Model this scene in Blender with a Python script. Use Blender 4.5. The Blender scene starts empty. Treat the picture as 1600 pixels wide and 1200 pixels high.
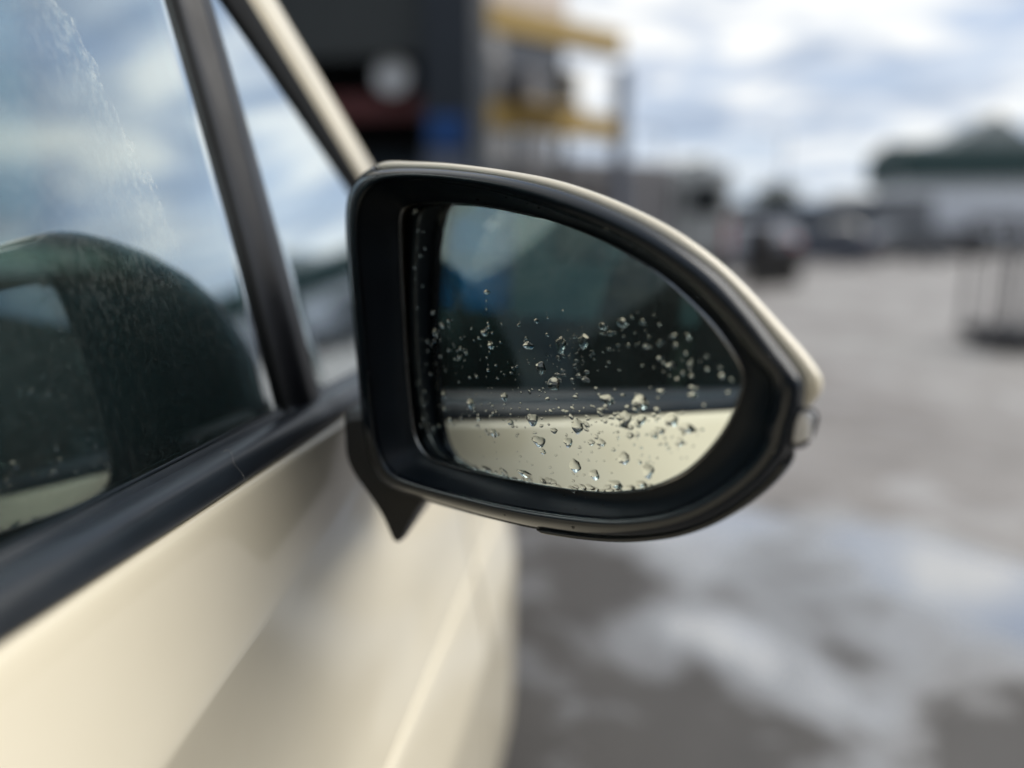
import bpy, bmesh, math, random
import numpy as np
from mathutils import Vector, Matrix, noise
R = math.radians
random.seed(7); rng = np.random.default_rng(7)
scn = bpy.context.scene
COL = scn.collection

# ------------------------------------------------------------------ camera
H = 1.06                                    # eye height of the phone above the yard, metres
cam_d = bpy.data.cameras.new('camera'); cam = bpy.data.objects.new('camera', cam_d); COL.objects.link(cam)
cam.location = (0, 0, H)
cam.rotation_euler = (R(90 - 10.850), 0, R(7.5955))
cam_d.sensor_width = 36; cam_d.lens = 27; cam_d.clip_start = .01; cam_d.clip_end = 3000
cam_d.dof.use_dof = True; cam_d.dof.focus_distance = .405; cam_d.dof.aperture_fstop = 1.55
cam_d.dof.aperture_blades = 0
scn.camera = cam
# ------------------------------------------------------------------ render and exposure
scn.view_settings.view_transform = 'Standard'; scn.view_settings.look = 'None'
scn.view_settings.gamma = 1; scn.view_settings.exposure = 0.38; scn.view_settings.use_curve_mapping = False
cy = scn.cycles
cy.max_bounces = 14; cy.transmission_bounces = 10; cy.glossy_bounces = 6; cy.transparent_max_bounces = 16; cy.diffuse_bounces = 3
cy.use_denoising = True; cy.caustics_reflective = False; cy.caustics_refractive = False; cy.sample_clamp_indirect = 6
# ------------------------------------------------------------------ sun and sky
SUN_EL, SUN_AZ = 46, 78                     # azimuth from +Y towards +X
sd = bpy.data.lights.new('sun', 'SUN'); sun = bpy.data.objects.new('sun', sd); COL.objects.link(sun)
sd.energy = 2.7; sd.angle = R(55); sd.color = (1, .95, .87)
sun.rotation_euler = (R(90 - SUN_EL), 0, R(180 - SUN_AZ))
world = bpy.data.worlds.new('World'); scn.world = world; world.use_nodes = True
wt = world.node_tree; wt.nodes.clear()
def wn(t, **k):
    n = wt.nodes.new(t)
    for a, b in k.items(): setattr(n, a, b)
    return n
def wl(a, b): wt.links.new(a, b)
def wmath(op, a, b=None, c=None, clamp=False):
    n = wn('ShaderNodeMath', operation=op, use_clamp=clamp)
    for i, v in enumerate((a, b, c)):
        if v is None: continue
        if hasattr(v, 'is_output'): wl(v, n.inputs[i])
        else: n.inputs[i].default_value = v
    return n.outputs[0]
sky = wn('ShaderNodeTexSky', sky_type='NISHITA', sun_disc=False, sun_elevation=R(SUN_EL), sun_rotation=R(SUN_AZ), air_density=1.0, dust_density=1.5, ozone_density=1.2)
tc = wn('ShaderNodeTexCoord'); sp = wn('ShaderNodeSeparateXYZ'); wl(tc.outputs['Generated'], sp.inputs[0])
zc = wmath('MAXIMUM', sp.outputs[2], 0.0)
den = wmath('ADD', zc, .10)
cx_ = wmath('DIVIDE', sp.outputs[0], den); cy_ = wmath('DIVIDE', sp.outputs[1], den)
cb = wn('ShaderNodeCombineXYZ'); wl(cx_, cb.inputs[0]); wl(cy_, cb.inputs[1])
def wnoise(scale, detail, rough, off, dist=0):
    m = wn('ShaderNodeMapping'); m.inputs['Location'].default_value = off; wl(cb.outputs[0], m.inputs[0])
    n = wn('ShaderNodeTexNoise'); n.inputs['Scale'].default_value = scale; n.inputs['Detail'].default_value = detail
    n.inputs['Roughness'].default_value = rough; n.inputs['Distortion'].default_value = dist; wl(m.outputs[0], n.inputs['Vector'])
    return n.outputs[0]
def wramp(v, pts):
    r = wn('ShaderNodeValToRGB'); wl(v, r.inputs[0])
    e = r.color_ramp.elements
    while len(e) < len(pts): e.new(.5)
    for i, (p, c) in enumerate(pts): e[i].position = p; e[i].color = c if len(c) == 4 else (*c, 1)
    r.color_ramp.interpolation = 'EASE'
    return r.outputs[0]
n1 = wnoise(1.25, 6, .52, (0.2, 5.1, 0), .25)
n2 = wnoise(1.9, 6, .55, (1.4, 8.2, 3), .5)
cover = wramp(n1, [(.34, (0, 0, 0)), (.52, (1, 1, 1))])
# cloud body: bright rims and blue-grey bases, in units of the sky texture before the background strength
body = wramp(n2, [(.38, (3.1, 3.8, 5.0)), (.485, (5.3, 5.8, 6.6)), (.585, (8.4, 8.4, 8.2))])
mx = wn('ShaderNodeMix', data_type='RGBA'); wl(cover, mx.inputs[0])
blue = wn('ShaderNodeMix', data_type='RGBA'); blue.inputs[0].default_value = .7
wl(sky.outputs[0], blue.inputs[6]); blue.inputs[7].default_value = (4.3, 5.1, 6.6, 1)
wl(blue.outputs[2], mx.inputs[6]); wl(body, mx.inputs[7])
# pale band of distant cloud towards the horizon
hz = wmath('POWER', wmath('SUBTRACT', 1.0, zc, clamp=True), 9.0)
hm = wn('ShaderNodeMix', data_type='RGBA'); wl(wmath('MULTIPLY', hz, .6), hm.inputs[0]); wl(mx.outputs[2], hm.inputs[6]); hm.inputs[7].default_value = (5.6, 6.4, 7.1, 1)
bg = wn('ShaderNodeBackground'); bg.inputs[1].default_value = .10; wl(hm.outputs[2], bg.inputs[0])
wo = wn('ShaderNodeOutputWorld'); wl(bg.outputs[0], wo.inputs[0])

# ------------------------------------------------------------------ pixel rays, used to measure real positions in metres
_up = np.array([0, 1200., 230.]); _up /= np.linalg.norm(_up)
_Y = np.array([160., 230., -1200.]); _Y /= np.linalg.norm(_Y)
_B = np.array([np.cross(_Y, _up), _Y, _up])
def ray(px, py):
    d = _B @ np.array([px - 800., 600. - py, -1200.]); return d / d[1]
EYE = np.array([0, 0, H])
def on_plane(px, py, p0, n):
    d = ray(px, py); return EYE + d * (np.dot(np.array(p0) - EYE, n) / np.dot(d, n))
def at_depth(px, py, Y): return EYE + ray(px, py) * Y
def on_ground(px, py):
    d = ray(px, py); return EYE + d * (-H / d[2])

# ------------------------------------------------------------------ object helpers
def tag(o, label=None, cat=None, group=None, kind=None):
    if label: o['label'] = label
    if cat: o['category'] = cat
    if group: o['group'] = group
    if kind: o['kind'] = kind
    return o
def empty(name, loc, label=None, cat=None, group=None, rz=0):
    o = bpy.data.objects.new(name, None); COL.objects.link(o); o.location = loc; o.rotation_euler = (0, 0, rz)
    o.empty_display_size = .2
    return tag(o, label, cat, group)
def world_mat(p):
    m = Matrix.LocRotScale(p.location, p.rotation_euler, p.scale)
    return world_mat(p.parent) @ m if p.parent else m
class MB:
    """collects faces for one mesh object"""
    def __init__(s): s.v = []; s.f = []
    def add(s, v, f):
        b = len(s.v); s.v += [tuple(map(float, p)) for p in v]; s.f += [tuple(i + b for i in q) for q in f]; return s
    def box(s, lo, hi, rot=None, piv=None):
        (a, b, c), (d, e, f) = lo, hi
        v = [(a, b, c), (d, b, c), (d, e, c), (a, e, c), (a, b, f), (d, b, f), (d, e, f), (a, e, f)]
        if rot is not None:
            pv = Vector(piv if piv is not None else ((a + d) / 2, (b + e) / 2, (c + f) / 2)); v = [tuple(rot @ (Vector(p) - pv) + pv) for p in v]
        return s.add(v, [(0, 3, 2, 1), (4, 5, 6, 7), (0, 1, 5, 4), (1, 2, 6, 5), (2, 3, 7, 6), (3, 0, 4, 7)])
    def grid(s, P, closed_u=False, flip=False):
        """P[i][j] points"""
        n, m = len(P), len(P[0]); v = [p for r in P for p in r]; f = []
        for i in range(n - (0 if closed_u else 1)):
            for j in range(m - 1):
                q = (i * m + j, ((i + 1) % n) * m + j, ((i + 1) % n) * m + j + 1, i * m + j + 1)
                f.append(q[::-1] if flip else q)
        return s.add(v, f)
    def tube(s, pts, r, n=8, closed=False, cap=True):
        pts = [Vector(p) for p in pts]; N = len(pts); rs = r if isinstance(r, (list, tuple)) else [r] * N
        rings = []; ref = None
        for i, p in enumerate(pts):
            t = (pts[(i + 1) % N] - pts[i - 1]) if closed else (pts[min(i + 1, N - 1)] - pts[max(i - 1, 0)])
            t.normalize()
            if ref is None:
                ref = t.orthogonal().normalized()
            u = (ref - t * ref.dot(t)).normalized(); ref = u; w = t.cross(u)
            rings.append([p + (u * math.cos(2 * math.pi * k / n) + w * math.sin(2 * math.pi * k / n)) * rs[i] for k in range(n)])
        b = len(s.v); v = [p for q in rings for p in q]; f = []
        for i in range(N if closed else N - 1):
            for k in range(n):
                a, c = i * n, ((i + 1) % N) * n
                f.append((a + k, a + (k + 1) % n, c + (k + 1) % n, c + k))
        if cap and not closed: f.append(tuple(range(n))[::-1]); f.append(tuple((N - 1) * n + k for k in range(n)))
        return s.add(v, f)
    def cyl(s, p0, p1, r, n=24): return s.tube([p0, p1], r, n)
    def prism(s, poly, ax, lo, hi):
        """poly in the two other axes, extruded along ax"""
        def P(a, b, c): return {0: (c, a, b), 1: (a, c, b), 2: (a, b, c)}[ax]
        n = len(poly); v = [P(a, b, lo) for a, b in poly] + [P(a, b, hi) for a, b in poly]
        f = [tuple(range(n))[::-1], tuple(range(n, 2 * n))] + [(i, (i + 1) % n, n + (i + 1) % n, n + i) for i in range(n)]
        return s.add(v, f)
    def build(s, name, mat, parent=None, smooth=False, bevel=0, solid=0, world=True, segs=2, angle=35):
        me = bpy.data.meshes.new(name)
        v = s.v
        if parent is not None and world:
            mi = world_mat(parent).inverted(); v = [tuple(mi @ Vector(p)) for p in v]
        me.from_pydata(v, [], s.f); me.validate(); 
        bm = bmesh.new(); bm.from_mesh(me); bmesh.ops.remove_doubles(bm, verts=bm.verts, dist=1e-6); bmesh.ops.recalc_face_normals(bm, faces=bm.faces); bm.to_mesh(me); bm.free()
        me.materials.append(mat)
        o = bpy.data.objects.new(name, me); COL.objects.link(o)
        if parent is not None: o.parent = parent
        if solid:
            m = o.modifiers.new('thickness', 'SOLIDIFY'); m.thickness = solid; m.offset = 0
        if bevel:
            m = o.modifiers.new('bevel', 'BEVEL'); m.width = bevel; m.segments = segs; m.limit_method = 'ANGLE'; m.angle_limit = R(30)
        if smooth or bevel:
            for p in me.polygons: p.use_smooth = True
            if not smooth or angle:
                me.set_sharp_from_angle(angle=R(angle))
        return o

# ------------------------------------------------------------------ materials
def new_mat(name):
    m = bpy.data.materials.new(name); m.use_nodes = True; nt = m.node_tree; b = nt.nodes['Principled BSDF']
    return m, nt, b
def nd(nt, t, **k):
    n = nt.nodes.new(t)
    for a, c in k.items(): setattr(n, a, c)
    return n
def noise_tex(nt, scale, detail=4, rough=.55, coord='Object', mapscale=None, dist=0, off=None):
    t = nd(nt, 'ShaderNodeTexCoord'); n = nd(nt, 'ShaderNodeTexNoise')
    n.inputs['Scale'].default_value = scale; n.inputs['Detail'].default_value = detail; n.inputs['Roughness'].default_value = rough; n.inputs['Distortion'].default_value = dist
    src = t.outputs[coord]
    if mapscale or off:
        mp = nd(nt, 'ShaderNodeMapping'); nt.links.new(src, mp.inputs[0]); src = mp.outputs[0]
        if mapscale: mp.inputs['Scale'].default_value = mapscale
        if off: mp.inputs['Location'].default_value = off
    nt.links.new(src, n.inputs['Vector']); return n.outputs[0]
def ramp(nt, v, pts, interp='LINEAR'):
    r = nd(nt, 'ShaderNodeValToRGB'); nt.links.new(v, r.inputs[0]); e = r.color_ramp.elements
    while len(e) < len(pts): e.new(.5)
    for i, (p, c) in enumerate(pts):
        e[i].position = p; e[i].color = (c, c, c, 1) if not isinstance(c, (tuple, list)) else (*c, 1)
    r.color_ramp.interpolation = interp
    return r.outputs[0]
def mth(nt, op, a, b=None, clamp=False):
    n = nd(nt, 'ShaderNodeMath', operation=op, use_clamp=clamp)
    for i, v in enumerate((a, b)):
        if v is None: continue
        if hasattr(v, 'is_output'): nt.links.new(v, n.inputs[i])
        else: n.inputs[i].default_value = v
    return n.outputs[0]
def simple(name, col, rough=.5, var=.12, scale=6, metal=0, bump=0, bscale=200, coat=0, spec=.5, ior=1.5):
    m, nt, b = new_mat(name)
    n = noise_tex(nt, scale)
    c2 = tuple(c * (1 - var) for c in col); c1 = tuple(min(1, c * (1 + var)) for c in col)
    nt.links.new(ramp(nt, n, [(.3, c2), (.7, c1)]), b.inputs['Base Color'])
    nt.links.new(ramp(nt, noise_tex(nt, scale * 3.1), [(.3, max(0, rough * .85)), (.7, min(1, rough * 1.15))]), b.inputs['Roughness'])
    b.inputs['Metallic'].default_value = metal; b.inputs['Coat Weight'].default_value = coat; b.inputs['IOR'].default_value = ior
    b.inputs['Specular IOR Level'].default_value = spec
    if bump:
        bp = nd(nt, 'ShaderNodeBump'); bp.inputs['Strength'].default_value = bump; bp.inputs['Distance'].default_value = .001
        nt.links.new(noise_tex(nt, bscale, 3), bp.inputs['Height']); nt.links.new(bp.outputs[0], b.inputs['Normal'])
    return m

# cream taxi paint: clear-coated, a trace of road film
def paint_mat():
    m, nt, b = new_mat('cream_paint')
    nt.links.new(ramp(nt, noise_tex(nt, 9, 6), [(.3, (.69, .63, .485)), (.7, (.72, .66, .515))]), b.inputs['Base Color'])
    nt.links.new(ramp(nt, noise_tex(nt, 5, 5), [(.35, .30), (.7, .42)]), b.inputs['Roughness'])
    b.inputs['Coat Weight'].default_value = .8
    nt.links.new(ramp(nt, noise_tex(nt, 3, 6), [(.3, .03), (.75, .10)]), b.inputs['Coat Roughness'])
    bp = nd(nt, 'ShaderNodeBump'); bp.inputs['Strength'].default_value = .02; bp.inputs['Distance'].default_value = .001
    nt.links.new(noise_tex(nt, 420, 2), bp.inputs['Height']); nt.links.new(bp.outputs[0], b.inputs['Coat Normal'])
    return m
PAINT = paint_mat()
# moulded exterior plastic with fine grain and faint water marks
def plastic(name, col, r0, r1, bump=.12, spec=.5):
    m, nt, b = new_mat(name)
    nt.links.new(ramp(nt, noise_tex(nt, 26, 5), [(.35, tuple(c * .82 for c in col)), (.7, tuple(c * 1.15 for c in col))]), b.inputs['Base Color'])
    big = noise_tex(nt, 16, 6, .6)
    nt.links.new(ramp(nt, big, [(.36, r0), (.62, r1)]), b.inputs['Roughness'])
    b.inputs['Specular IOR Level'].default_value = spec
    bp = nd(nt, 'ShaderNodeBump'); bp.inputs['Strength'].default_value = bump; bp.inputs['Distance'].default_value = .0006
    nt.links.new(noise_tex(nt, 900, 2), bp.inputs['Height']); nt.links.new(bp.outputs[0], b.inputs['Normal'])
    return m
HOUSE = plastic('housing_plastic', (.0045, .0085, .0135), .15, .27, .06, .55)
RECESS = plastic('recess_plastic', (.0035, .0075, .012), .34, .52, .12, .20)
TRIM = plastic('trim_plastic', (.012, .017, .024), .30, .42, .06, .5)
BAR = plastic('gloss_bar', (.009, .010, .013), .32, .44, .03, .38)
RUBBER = plastic('seal_rubber', (.006, .007, .008), .5, .65, .1, .2)
SILL = simple('sill_black', (.02, .02, .022), .5)
INNER = simple('interior_plastic', (.008, .010, .010), .6, bump=.6, bscale=260)
FABRIC = simple('seat_fabric', (.012, .015, .016), .9, scale=30)
CHROME = simple('edge_chrome', (.30, .30, .29), .22, metal=1, var=.2, scale=60)

def dash_mat():
    m, nt, b = new_mat('dash_grain')
    b.inputs['Base Color'].default_value = (.015, .020, .019, 1); b.inputs['Roughness'].default_value = .55
    t = nd(nt, 'ShaderNodeTexCoord'); v = nd(nt, 'ShaderNodeTexVoronoi'); v.inputs['Scale'].default_value = 330
    nt.links.new(t.outputs['Object'], v.inputs['Vector'])
    bp = nd(nt, 'ShaderNodeBump'); bp.inputs['Strength'].default_value = .8; bp.inputs['Distance'].default_value = .002
    nt.links.new(v.outputs['Distance'], bp.inputs['Height']); nt.links.new(bp.outputs[0], b.inputs['Normal'])
    return m
DASH = dash_mat()

def glass_mat(name, tint, f0, gain, power, grime=False):
    """coated car glass: tinted see-through, mirror-like towards grazing angles; optional dried water marks"""
    m, nt, b = new_mat(name); nt.nodes.remove(b); out = nt.nodes['Material Output']
    tr = nd(nt, 'ShaderNodeBsdfTransparent'); tr.inputs[0].default_value = (*tint, 1)
    gl = nd(nt, 'ShaderNodeBsdfGlossy'); gl.inputs['Roughness'].default_value = 0.0; gl.inputs[0].default_value = (.90, .97, 1, 1)
    lw = nd(nt, 'ShaderNodeLayerWeight'); lw.inputs[0].default_value = .5
    fac = ramp(nt, lw.outputs['Facing'], [(0, .018), (.16, .024), (.30, .13 * gain), (.42, .45 * gain), (.60, .84 * gain), (1, 1.0)]) if power < 2 else mth(nt, 'ADD', mth(nt, 'MULTIPLY', mth(nt, 'POWER', lw.outputs['Facing'], power), gain), f0, clamp=True)
    mix = nd(nt, 'ShaderNodeMixShader'); nt.links.new(fac, mix.inputs[0]); nt.links.new(tr.outputs[0], mix.inputs[1]); nt.links.new(gl.outputs[0], mix.inputs[2])
    res = mix.outputs[0]
    if grime:
        g = grime(nt)
        df = nd(nt, 'ShaderNodeBsdfDiffuse'); df.inputs[0].default_value = (.62, .68, .66, 1)
        m2 = nd(nt, 'ShaderNodeMixShader'); nt.links.new(g, m2.inputs[0]); nt.links.new(res, m2.inputs[1]); nt.links.new(df.outputs[0], m2.inputs[2]); res = m2.outputs[0]
    nt.links.new(res, out.inputs[0])
    return m

# ================================================================== THE YARD
HOLLOWS = [(tuple(on_ground(x, y)[:2]), r, w) for x, y, r, w in ((1030, 815, .30, .34), (1180, 815, .26, .26), (1400, 862, .25, .50), (1520, 912, .22, .50), (1620, 965, .22, .46), (1110, 985, .13, .34), (1180, 1010, .14, .20), (1290, 1090, .14, .22), (1250, 930, .70, .20))]
def ground_mat():
    m, nt, b = new_mat('wet_asphalt')
    big = noise_tex(nt, .45, 6, .55, off=(4, 2, 0)); med = noise_tex(nt, 2.2, 6, .6); fine = noise_tex(nt, 60, 4, .6)
    c = ramp(nt, big, [(.32, (.25, .232, .22)), (.5, (.315, .302, .29)), (.68, (.37, .358, .342))])
    def mul(a, v, fac):
        n = nd(nt, 'ShaderNodeMix', data_type='RGBA', blend_type='MULTIPLY'); nt.links.new(a, n.inputs[6])
        if hasattr(fac, 'is_output'): nt.links.new(fac, n.inputs[0])
        else: n.inputs[0].default_value = fac
        if hasattr(v, 'is_output'): nt.links.new(v, n.inputs[7])
        else: n.inputs[7].default_value = (*v, 1)
        return n.outputs[2]
    c = mul(c, ramp(nt, med, [(.3, (.62, .60, .585)), (.65, (1, 1, 1))]), .75)
    c = mul(c, ramp(nt, noise_tex(nt, .75, 5, .6, off=(9, 1, 0), mapscale=(1, .55, 1)), [(.36, (.68, .655, .64)), (.58, (1, 1, 1))]), .8)
    c = mul(c, ramp(nt, fine, [(.35, (.6, .6, .6)), (.65, (1, 1, 1))]), .5)
    # soaked ground: dark, with a film of standing water in the hollows
    t = nd(nt, 'ShaderNodeTexCoord'); s = nd(nt, 'ShaderNodeSeparateXYZ'); nt.links.new(t.outputs['Object'], s.inputs[0])
    reach = mth(nt, 'ADD', mth(nt, 'ADD', s.outputs[1], mth(nt, 'MULTIPLY', s.outputs[0], .8)), mth(nt, 'MULTIPLY', noise_tex(nt, 1.1, 5, .6, off=(2, 5, 0)), 1.6))
    damp = ramp(nt, mth(nt, 'DIVIDE', reach, 10), [(.37, 1.0), (.475, 0.0)], 'EASE')
    c = mul(c, (.185, .178, .172), mth(nt, 'MULTIPLY', damp, .95))
    film = ramp(nt, noise_tex(nt, 1.15, 4, .5, off=(FILM_OFF[0], FILM_OFF[1], 0), mapscale=(1, 1.25, 1), dist=.3), [(.42, 0.0), (.55, 1.0)], 'EASE')
    hol = None                                   # the hollows of the yard, where the film stands deepest
    for (hx, hy), hr, hw in HOLLOWS:
        dx = mth(nt, 'DIVIDE', mth(nt, 'SUBTRACT', s.outputs[0], hx), hr); dy = mth(nt, 'DIVIDE', mth(nt, 'SUBTRACT', s.outputs[1], hy), hr)
        g = mth(nt, 'EXPONENT', mth(nt, 'MULTIPLY', mth(nt, 'ADD', mth(nt, 'MULTIPLY', dx, dx), mth(nt, 'MULTIPLY', dy, dy)), -1.0))
        g = mth(nt, 'MULTIPLY', g, hw)
        hol = g if hol is None else mth(nt, 'ADD', hol, g)
    lvl = mth(nt, 'ADD', mth(nt, 'MINIMUM', hol, .62), mth(nt, 'MULTIPLY', noise_tex(nt, 2.4, 6, .60, dist=.7), 1.0))
    film = ramp(nt, lvl, [(.56, 0.0), (1.02, 1.0)], 'LINEAR')
    c = mul(c, (.5, .5, .5), film)
    nt.links.new(c, b.inputs['Base Color'])
    def lerp(a, bb, f):
        n = nd(nt, 'ShaderNodeMix', data_type='FLOAT'); nt.links.new(f, n.inputs[0])
        for k, v in ((2, a), (3, bb)):
            if hasattr(v, 'is_output'): nt.links.new(v, n.inputs[k])
            else: n.inputs[k].default_value = v
        return n.outputs[0]
    rr = lerp(.60, ramp(nt, noise_tex(nt, 1.3, 5), [(.35, .44), (.62, .60)]), damp)
    nt.links.new(lerp(rr, .10, film), b.inputs['Roughness'])
    nt.links.new(lerp(lerp(1.5, 1.5, damp), 7.5, film), b.inputs['IOR'])
    bp = nd(nt, 'ShaderNodeBump'); bp.inputs['Distance'].default_value = .004
    nt.links.new(lerp(.35, .03, film), bp.inputs['Strength'])
    nt.links.new(fine, bp.inputs['Height']); nt.links.new(bp.outputs[0], b.inputs['Normal'])
    return m
FILM_OFF = (0.0, 0.0)
GR = MB(); xs = [-900, -300, -120, -60, -30, -15, -8, -4, 0, 4, 8, 15, 30, 60, 120, 300, 900]
GR.grid([[(x, y, 0) for y in xs] for x in xs])
tag(GR.build('ground', ground_mat()), kind='structure', label='grey damp asphalt yard with darker wet patches')
# ---------------------------------------------------------------- vegetation
LEAF = simple('leaf_green', (.050, .075, .035), .8, var=.4, scale=2)
LEAF2 = simple('leaf_dull', (.060, .070, .045), .8, var=.4, scale=2)
BARK = simple('bark', (.07, .055, .04), .9, scale=12)
def leaf_cloud(mb, c, rx, ry, rz, n, size):
    for _ in range(n):
        d = rng.normal(size=3); d /= np.linalg.norm(d); r = rng.random() ** .4
        p = np.array(c) + d * r * np.array([rx, ry, rz]) * (1 + .22 * noise.noise(Vector(d * 2.3) + Vector(c)))
        u = rng.normal(size=3); u /= np.linalg.norm(u); w = np.cross(u, rng.normal(size=3)); w /= np.linalg.norm(w)
        s = size * (.6 + rng.random() * .8)
        mb.add([p - u * s, p + w * s * .6, p + u * s, p - w * s * .6], [(0, 1, 2, 3)])
def tree(x, y, h, w, label, mat=None, n=1500):
    t = empty('yard_tree', (x, y, 0), label, 'tree', 'trees behind the yard')
    tr = MB(); tr.tube([(x, y, -.1), (x + .1, y, h * .3), (x, y + .1, h * .62)], [h * .03, h * .022, h * .01], 8)
    for k in range(5):
        a = k * 1.3; tr.tube([(x, y, h * (.25 + .06 * k)), (x + math.cos(a) * w * .3, y + math.sin(a) * w * .3, h * (.5 + .05 * k))], [h * .012, h * .004], 6)
    tr.build('trunk', BARK, t, smooth=True)
    cr = MB()
    for k in range(7):
        a = rng.random() * 6.28; q = w * .26 * rng.random() ** .5
        leaf_cloud(cr, (x + math.cos(a) * q, y + math.sin(a) * q, h * (.45 + .42 * rng.random())), w * .28, w * .28, h * .2, n // 7, h * .035)
    cr.build('crown', mat or LEAF, t)
tree(7.6, 78, 8.4, 6.5, 'round dull green tree above the grey van', LEAF2)
tree(-1.5, 92, 7.5, 8, 'low broad tree left of the round one behind the van', LEAF2)
tree(19, 100, 7.2, 7, 'small tree left of the green roofed hall', LEAF2)
tree(63, 88, 12, 10, 'tall tree to the right of the green roofed hall')
far = MB()
for k in range(170):
    a = k / 170 * 2 * math.pi; rr = 170 + 25 * math.sin(k * 1.7)
    hh = 5.0 + 2.5 * noise.noise(Vector((k * .35, 1, 2)))
    leaf_cloud(far, (math.sin(a) * rr, math.cos(a) * rr, hh * .5), 6, 6, hh * .62, 150, .9)
tag(far.build('far_woodland', LEAF2), kind='stuff', label='low hazy line of trees round the horizon')

# ---------------------------------------------------------------- green-roofed hall
def hall():
    Y0 = 60; x0, x1 = 20.0, 54.0; dp = 7
    t = empty('storage_hall', ((x0 + x1) / 2, Y0, 0), 'long storage hall with dark green roof, small gable and pale walls', 'hall')
    wall = simple('hall_wall', (.72, .76, .80), .6); roof = simple('hall_roof', (.018, .046, .046), .75, var=.2, scale=1)
    gab = simple('hall_gable', (.22, .25, .245), .5); dk = simple('hall_door', (.10, .12, .13), .5)
    MB().box((x0 + .5, Y0, 0), (x1 - .5, Y0 + dp, 5.2)).build('wall', wall, t)
    MB().prism([(Y0 - .9, 5.0), (Y0 - .9, 7.3), (Y0 + dp / 2, 8.0), (Y0 + dp + .9, 7.3), (Y0 + dp + .9, 5.0)], 0, x0, x1).build('roof', roof, t, bevel=.06)
    MB().prism([(22.9, 7.35), (25.9, 9.4), (28.9, 7.35)], 1, Y0 - .6, Y0 + 6).build('gable', gab, t)
    for k in range(6):
        xx = x0 + 2.2 + k * 5
        MB().box((xx, Y0 - .06, 0), (xx + 3.2, Y0 - .004, 3.6)).build('roller_door', dk if k % 3 else simple('hall_door_pale', (.55, .57, .6), .5), t)
        MB().box((xx + 3.5, Y0 - .05, 2.6), (xx + 4.5, Y0 - .004, 3.7)).build('window', dk, t)
hall()

# ---------------------------------------------------------------- vehicles
TYRE = simple('tyre', (.015, .015, .016), .85); RIM = simple('rim_alloy', (.45, .46, .48), .35, metal=.8)
DGLASS = simple('dark_glass', (.012, .016, .018), .08, ior=1.6)
LAMP_R = simple('tail_lamp', (.35, .02, .02), .2); LAMP_W = simple('head_lamp', (.75, .77, .8), .15)
def wheel(parent, x, y, r, w, side):
    ob = MB(); M = 20
    prof = [(r * .60, -w / 2), (r * .9, -w / 2), (r, -w * .36), (r, w * .36), (r * .9, w / 2), (r * .60, w / 2)]
    P = [[(x + b, y + a * math.cos(2 * math.pi * k / M), r + a * math.sin(2 * math.pi * k / M)) for a, b in prof] for k in range(M)]
    ob.grid(P, closed_u=True); wl_ = ob.build('wheel', TYRE, parent, smooth=True)
    rm = MB(); rm.cyl((x - w * .32, y, r), (x + w * .32, y, r), r * .60, 20)
    for k in range(5):
        a = k * 2 * math.pi / 5; c, s_ = math.cos(a), math.sin(a); xo = x + side * w * .40
        rm.tube([(xo - side * .04, y + c * r * .1, r + s_ * r * .1), (xo - side * .04, y + c * r * .55, r + s_ * r * .55)], r * .07, 6)
    o = rm.build('rim', RIM, parent); o.parent = wl_
def wrap_car(name, loc, rz, label, cat, L, W, Hh, mat, prof, glassb, group=None, wr=.33):
    """prof: upper side outline [(s, z)] front to back (s from +L/2 at the nose to -L/2); glassb: belt height"""
    root = empty(name, loc, label, cat, group, rz)
    def loc_build(mb, n, m, **k): return mb.build(n, m, root, world=False, **k)
    N = len(prof); dens = []
    for i in range(N - 1):
        for t in np.linspace(0, 1, 5, endpoint=False): dens.append(tuple(np.array(prof[i]) * (1 - t) + np.array(prof[i + 1]) * t))
    dens.append(prof[-1])
    rows = []
    for s, z in dens:
        e = 1 - .10 * max(0, (abs(s) / (L / 2) - .72) / .28) ** 2
        hw = W / 2 * e
        row = []
        for zz in np.linspace(.22, z, 14):
            inset = 0 if zz < glassb else (zz - glassb) * .30
            bul = -.05 * ((zz - .62) / .5) ** 2 if zz < glassb else -.02
            row.append((hw - inset + bul, s, zz))
        top = row[-1]
        cross = [(top[0] * (1 - q), s, z + .03 * (1 - (1 - q) ** 2)) for q in np.linspace(.12, 1, 6)]
        half = row + cross
        rows.append(half + [(-a, b, c) for a, b, c in half[-2::-1]])
    loc_build(MB().grid(rows), 'body', mat, smooth=True, angle=50)
    loc_build(MB().box((-W / 2 + .12, -L / 2 + .1, .2), (W / 2 - .12, L / 2 - .1, .5)), 'floor_pan', SILL)
    return root
def poly_panel(mb, pts, th=.012):
    """thin closed panel from a planar ring"""
    a, b, c = (Vector(p) for p in pts[:3]); n = (b - a).cross(c - a).normalized() * th
    m = len(pts); v = [Vector(p) for p in pts] + [Vector(p) + n for p in pts]
    return mb.add(v, [tuple(range(m))[::-1], tuple(range(m, 2 * m))] + [(i, (i + 1) % m, m + (i + 1) % m, m + i) for i in range(m)])

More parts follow.
